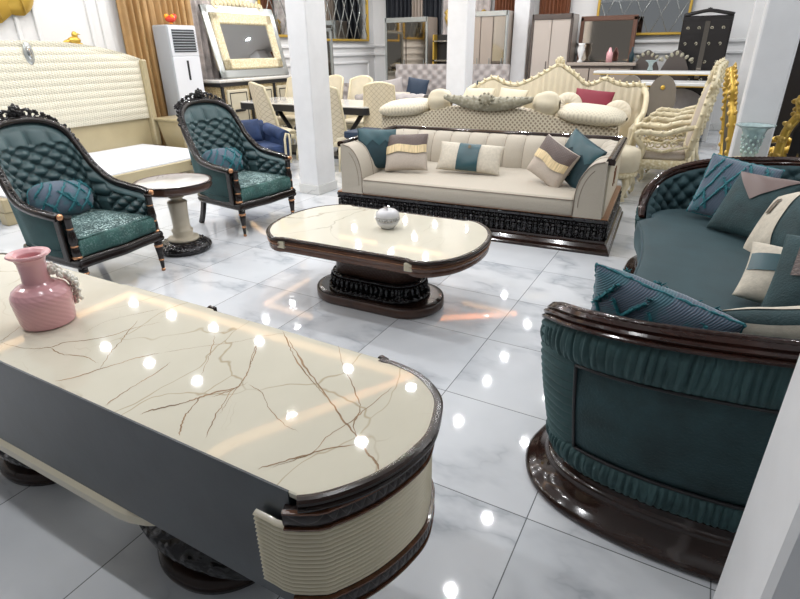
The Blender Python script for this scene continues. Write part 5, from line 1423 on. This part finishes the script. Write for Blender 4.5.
# ---------------------------------------------------------------- wardrobes along the back wall
def wardrobe(label, x0, x1, h, y0=12.25, panels=('mirror_dk', 'mirror_dk'), trim='silver', name='wardrobe', crown=None):
    w = x1 - x0; t = thing(name, label, 'wardrobe', ((x0 + x1) / 2, y0 + .28, 0))
    MB().box(-w / 2, w / 2, -.24, .28, 0, h, .01).build('carcass', M['taupe'], t)
    n = len(panels); pw = (w - .06) / n
    for k, m in enumerate(panels):
        a = -w / 2 + .03 + k * pw; d = MB().box(a + .008, a + pw - .008, -.275, -.24, .08, h - .10, .006).build('door', M[m], t)
        MB().box(a + pw - .06, a + pw - .045, -.295, -.275, h * .4, h * .6, .003).build('handle', M[trim], d)
    mb = MB()
    mb.box(-w / 2 - .01, -w / 2 + .035, -.29, -.23, 0, h, .006); mb.box(w / 2 - .035, w / 2 + .01, -.29, -.23, 0, h, .006); mb.box(-w / 2, w / 2, -.29, -.23, h - .10, h, .006)
    mb.build('trim', M[trim], t)
    return t
wardrobe('bronze mirrored wardrobe with silver trim below the black curtains', -7.12, -6.02, 2.22)
wardrobe('pale taupe wardrobe with one mirrored door left of the far pillar', -4.98, -4.08, 2.27, 12.1, ('taupe', 'taupe', 'mirror_dk'))
wardrobe('plain pale wardrobe with dark edge strips right of the far pillar', -3.55, -2.74, 2.17, 12.1, ('taupe_pale', 'taupe_pale'), 'taupe_dk') if 'taupe_pale' in M else None
def display_cabinet(label, x0, x1, h, y0):
    w = x1 - x0; t = thing('display_cabinet', label, 'cabinet', ((x0 + x1) / 2, y0, 0))
    MB().box(-w / 2, w / 2, -.02, .3, 0, h).build('back', M['black'], t)
    for z in (.5, .95, 1.3, 1.7): MB().box(-w / 2, w / 2, -.2, -.02, z, z + .03).build('shelf', M['mirror_dk'], t)
    for x in (-w / 2, w / 2 - .03): MB().box(x, x + .03, -.2, 0, 0, h).build('post', M['gold_plain'], t)
display_cabinet('narrow dark display cabinet with gilt posts left of the second pillar', -5.85, -5.45, 1.85, 12.4)
def dresser():
    t = thing('dresser', 'dresser with tall dark-framed mirror right of the plain pale wardrobe', 'dresser', (-2.10, 12.35, 0))
    MB().box(-.62, .62, -.26, .24, 0, 1.22, .01).build('body', M['taupe_dk'], t)
    MB().box(-.66, .66, -.30, .26, 1.22, 1.28, .01).build('top', M['taupe'], t)
    MB().box(-.50, .46, .15, .18, 1.30, 2.06).build('mirror_glass', M['mirror_dk'], t)
    mb = MB(); mb.box(-.56, .52, .12, .2, 2.03, 2.12, .01); mb.box(.44, .52, .12, .2, 1.28, 2.1, .01); mb.box(-.56, -.49, .12, .2, 1.28, 2.1, .01); mb.build('mirror_frame', M['brown_wood'], t)
    for k in range(3): MB().box(-.58 + k * .39, -.21 + k * .39, -.285, -.26, .85, 1.17, .006).build('drawer', M['taupe'], t)
M['brown_wood'] = mat('chestnut_wood', (.12, .055, .035), .35)
dresser()
def small_vase(name, label, prof, m, loc, cat='vase'):
    return tag(MB().lathe(prof, 24).build(name, m, loc=loc), label, cat)
small_vase('white_vase', 'white pedestal vase on the dresser', [(.05, 0), (.055, .02), (.02, .06), (.05, .14), (.075, .24), (.05, .31), (.075, .35), (.05, .34)], M['white_lac'], (-2.52, 12.14, 1.281))
small_vase('pink_box', 'pink canister on the dresser', [(.06, 0), (.06, .17), (.045, .19), (.02, .26), (0, .27)], M['pink'], (-1.96, 12.14, 1.281), 'canister')
small_vase('green_bottle', 'dark green bottle at the right end of the dresser', [(.04, 0), (.045, .14), (.02, .2), (.018, .27)], M['ebony_green'] if 'ebony_green' in M else M['teal_cloth'], (-1.55, 12.14, 1.281), 'bottle')
def black_cabinet():
    t = thing('black_cabinet', 'black display cabinet with gilt motifs and arched crest', 'cabinet', (-.36, 12.3, 0))
    MB().box(-.40, .40, -.20, .24, 0, 2.05, .015).build('carcass', M['ebony'], t)
    for k in range(2):
        d = MB().box(-.38 + k * .385, -.005 + k * .385, -.235, -.20, .1, 1.98, .01).build('door', M['ebony'], t)
        mb = MB()
        for z in (.7, 1.0, 1.3, 1.6, 1.85):
            for x in (-.30, -.12): 
                mb.tube([(x + k * .385 + p[0], -.24, z + p[2]) for p in scroll_pts(0, 0, .03, z * 3, 1, 8)], .008, 5)
        mb.build('gilt_motif', M['sage'], d)
    MB().box(-.03, .05, -.245, -.20, 1.0, 1.96).build('mirror_strip', M['mirror_dk'], t)
    mb = MB(); mb.tube(smoothpts([(-.40, -.18, 2.06), (-.25, -.18, 2.09), (0, -.18, 2.13), (.25, -.18, 2.09), (.40, -.18, 2.06)], 5), .03, 8)
    for k in (-50, -25, 0, 25, 50): leaf(mb, 0, 2.11, radians(90 + k), .07, .02, -.19)
    mb.build('carved_crest', M['ebony'], t)
black_cabinet()
def throne(label, loc, rz):
    t = thing('dining_chair', label, 'dining chair', loc, rz)
    def f(a, b, s): u = (a - .5) * 2; return V((u * .25 * (1 - .35 * max(0, b - .6) ** 2 * 4), .22 + s + .04 * b, .5 + (1.0 - .25 * u * u * b) * b))
    mb = MB(); mb.grid(lambda a, b: f(a, b, 0), 10, 14); mb.grid(lambda a, b: f(a, b, .05), 10, 14, flip=True); mb.grid(lambda a, b: V((f(a, 1, 0).x, .26 + .05 * b, f(a, 1, 0).z)), 10, 2); mb.build('backrest', M['taupe_dk2'], t)
    mb = MB()
    for k in range(-3, 4): leaf(mb, k * .07, 1.40 - .03 * abs(k), radians(90 - k * 18), .09, .03, .26)
    mb.build('gilt_crest', M['sage'], t)
    MB().box(-.26, .26, -.25, .25, .36, .52, .03).build('seat', M['taupe_dk2'], t)
    for x in (-.22, .22):
        for y in (-.2, .22): MB().lathe([(.016, 0), (.03, .36)], 8).build('leg', M['taupe_dk2'], t, loc=(x, y, 0))
    return t
M['taupe_dk2'] = mat('dark_grey_brown_velvet', (.075, .060, .052), .55)
th = throne('dark carved high-backed chair under the long wall mirror, the left one of two', (-1.27, 11.95, 0), 0)
dup(th, (-.74, 11.62, 0), 0, 'dark carved high-backed chair just left of the black cabinet')
def white_table(label, loc, L, W, h, rz=0):
    t = thing('white_table', label, 'table', loc, rz)
    MB().box(-L / 2, L / 2, -W / 2, W / 2, h - .05, h, .008).build('top', M['white_lac'], t)
    MB().box(-L / 2 - .004, L / 2 + .004, -W / 2 - .004, W / 2 + .004, h - .062, h - .048).build('gold_edge', M['gold_plain'], t)
    for x in (-L / 2 + .15, L / 2 - .15): MB().box(x - .04, x + .04, -W / 2 + .1, W / 2 - .1, 0, h - .06, .01).build('leg', M['white_lac'], t)
    return t
white_table('white table with gold edge behind the ivory carved armchairs', (-.40, 10.75, 0), 1.6, .8, 1.02)
white_table('farther white table holding a small teal vase', (-.95, 11.45, 0), 2.2, .5, 1.16)
small_vase('teal_vase', 'small pale teal vase with flared rim on the farther white table', [(.035, 0), (.05, .02), (.03, .08), (.045, .13), (.10, .17), (.095, .18)], M['glass_teal'], (-1.10, 11.32, 1.161))
def round_back(label, loc, rz):
    t = thing('dining_chair', label, 'dining chair', loc, rz)
    out = lambda s: [V((.19 * cos(a) if sin(a) > 0 else .19 * cos(a) * (1 + .12), .20 + s, .90 + (.27 * sin(a) if sin(a) > 0 else .42 * sin(a)))) for a in [k * 2 * PI / 32 for k in range(32)]]
    MB().loft([out(0), out(.012), out(.05), out(.062)], smooth=True).build('rounded_back', M['grey_chair'], t)
    MB().ball((0, .27, 1.0), (.035, .018, .035), 10).build('gilt_knob', M['gold_plain'], t)
    MB().box(-.22, .22, -.24, .22, .40, .52, .03).build('seat', M['grey_chair'], t)
    for x in (-.19, .19):
        for y in (-.2, .2): MB().lathe([(.012, 0), (.02, .40)], 8).build('leg', M['chrome'], t, loc=(x, y, 0))
    return t
rb = round_back('warm grey chair with rounded back and gilt knob at the white table', (-.70, 9.75, 0), PI)
dup(rb, (-1.08, 9.65, 0), PI - .3, 'warm grey rounded chair half hidden behind the ornate ivory sofa end')
tub = dup(wc, (-1.45, 10.9, 0), 3.1, 'pale tufted chair at the left end of the farther white table')
dup(wc, (-.55, 11.15, 0), 3.3, 'pale tufted chair between the two white tables')

wardrobe('tall black wardrobe at the right edge beyond the gilt armchairs', .70, 1.75, 2.1, 8.7, ('ebony', 'ebony'), 'gold_plain')
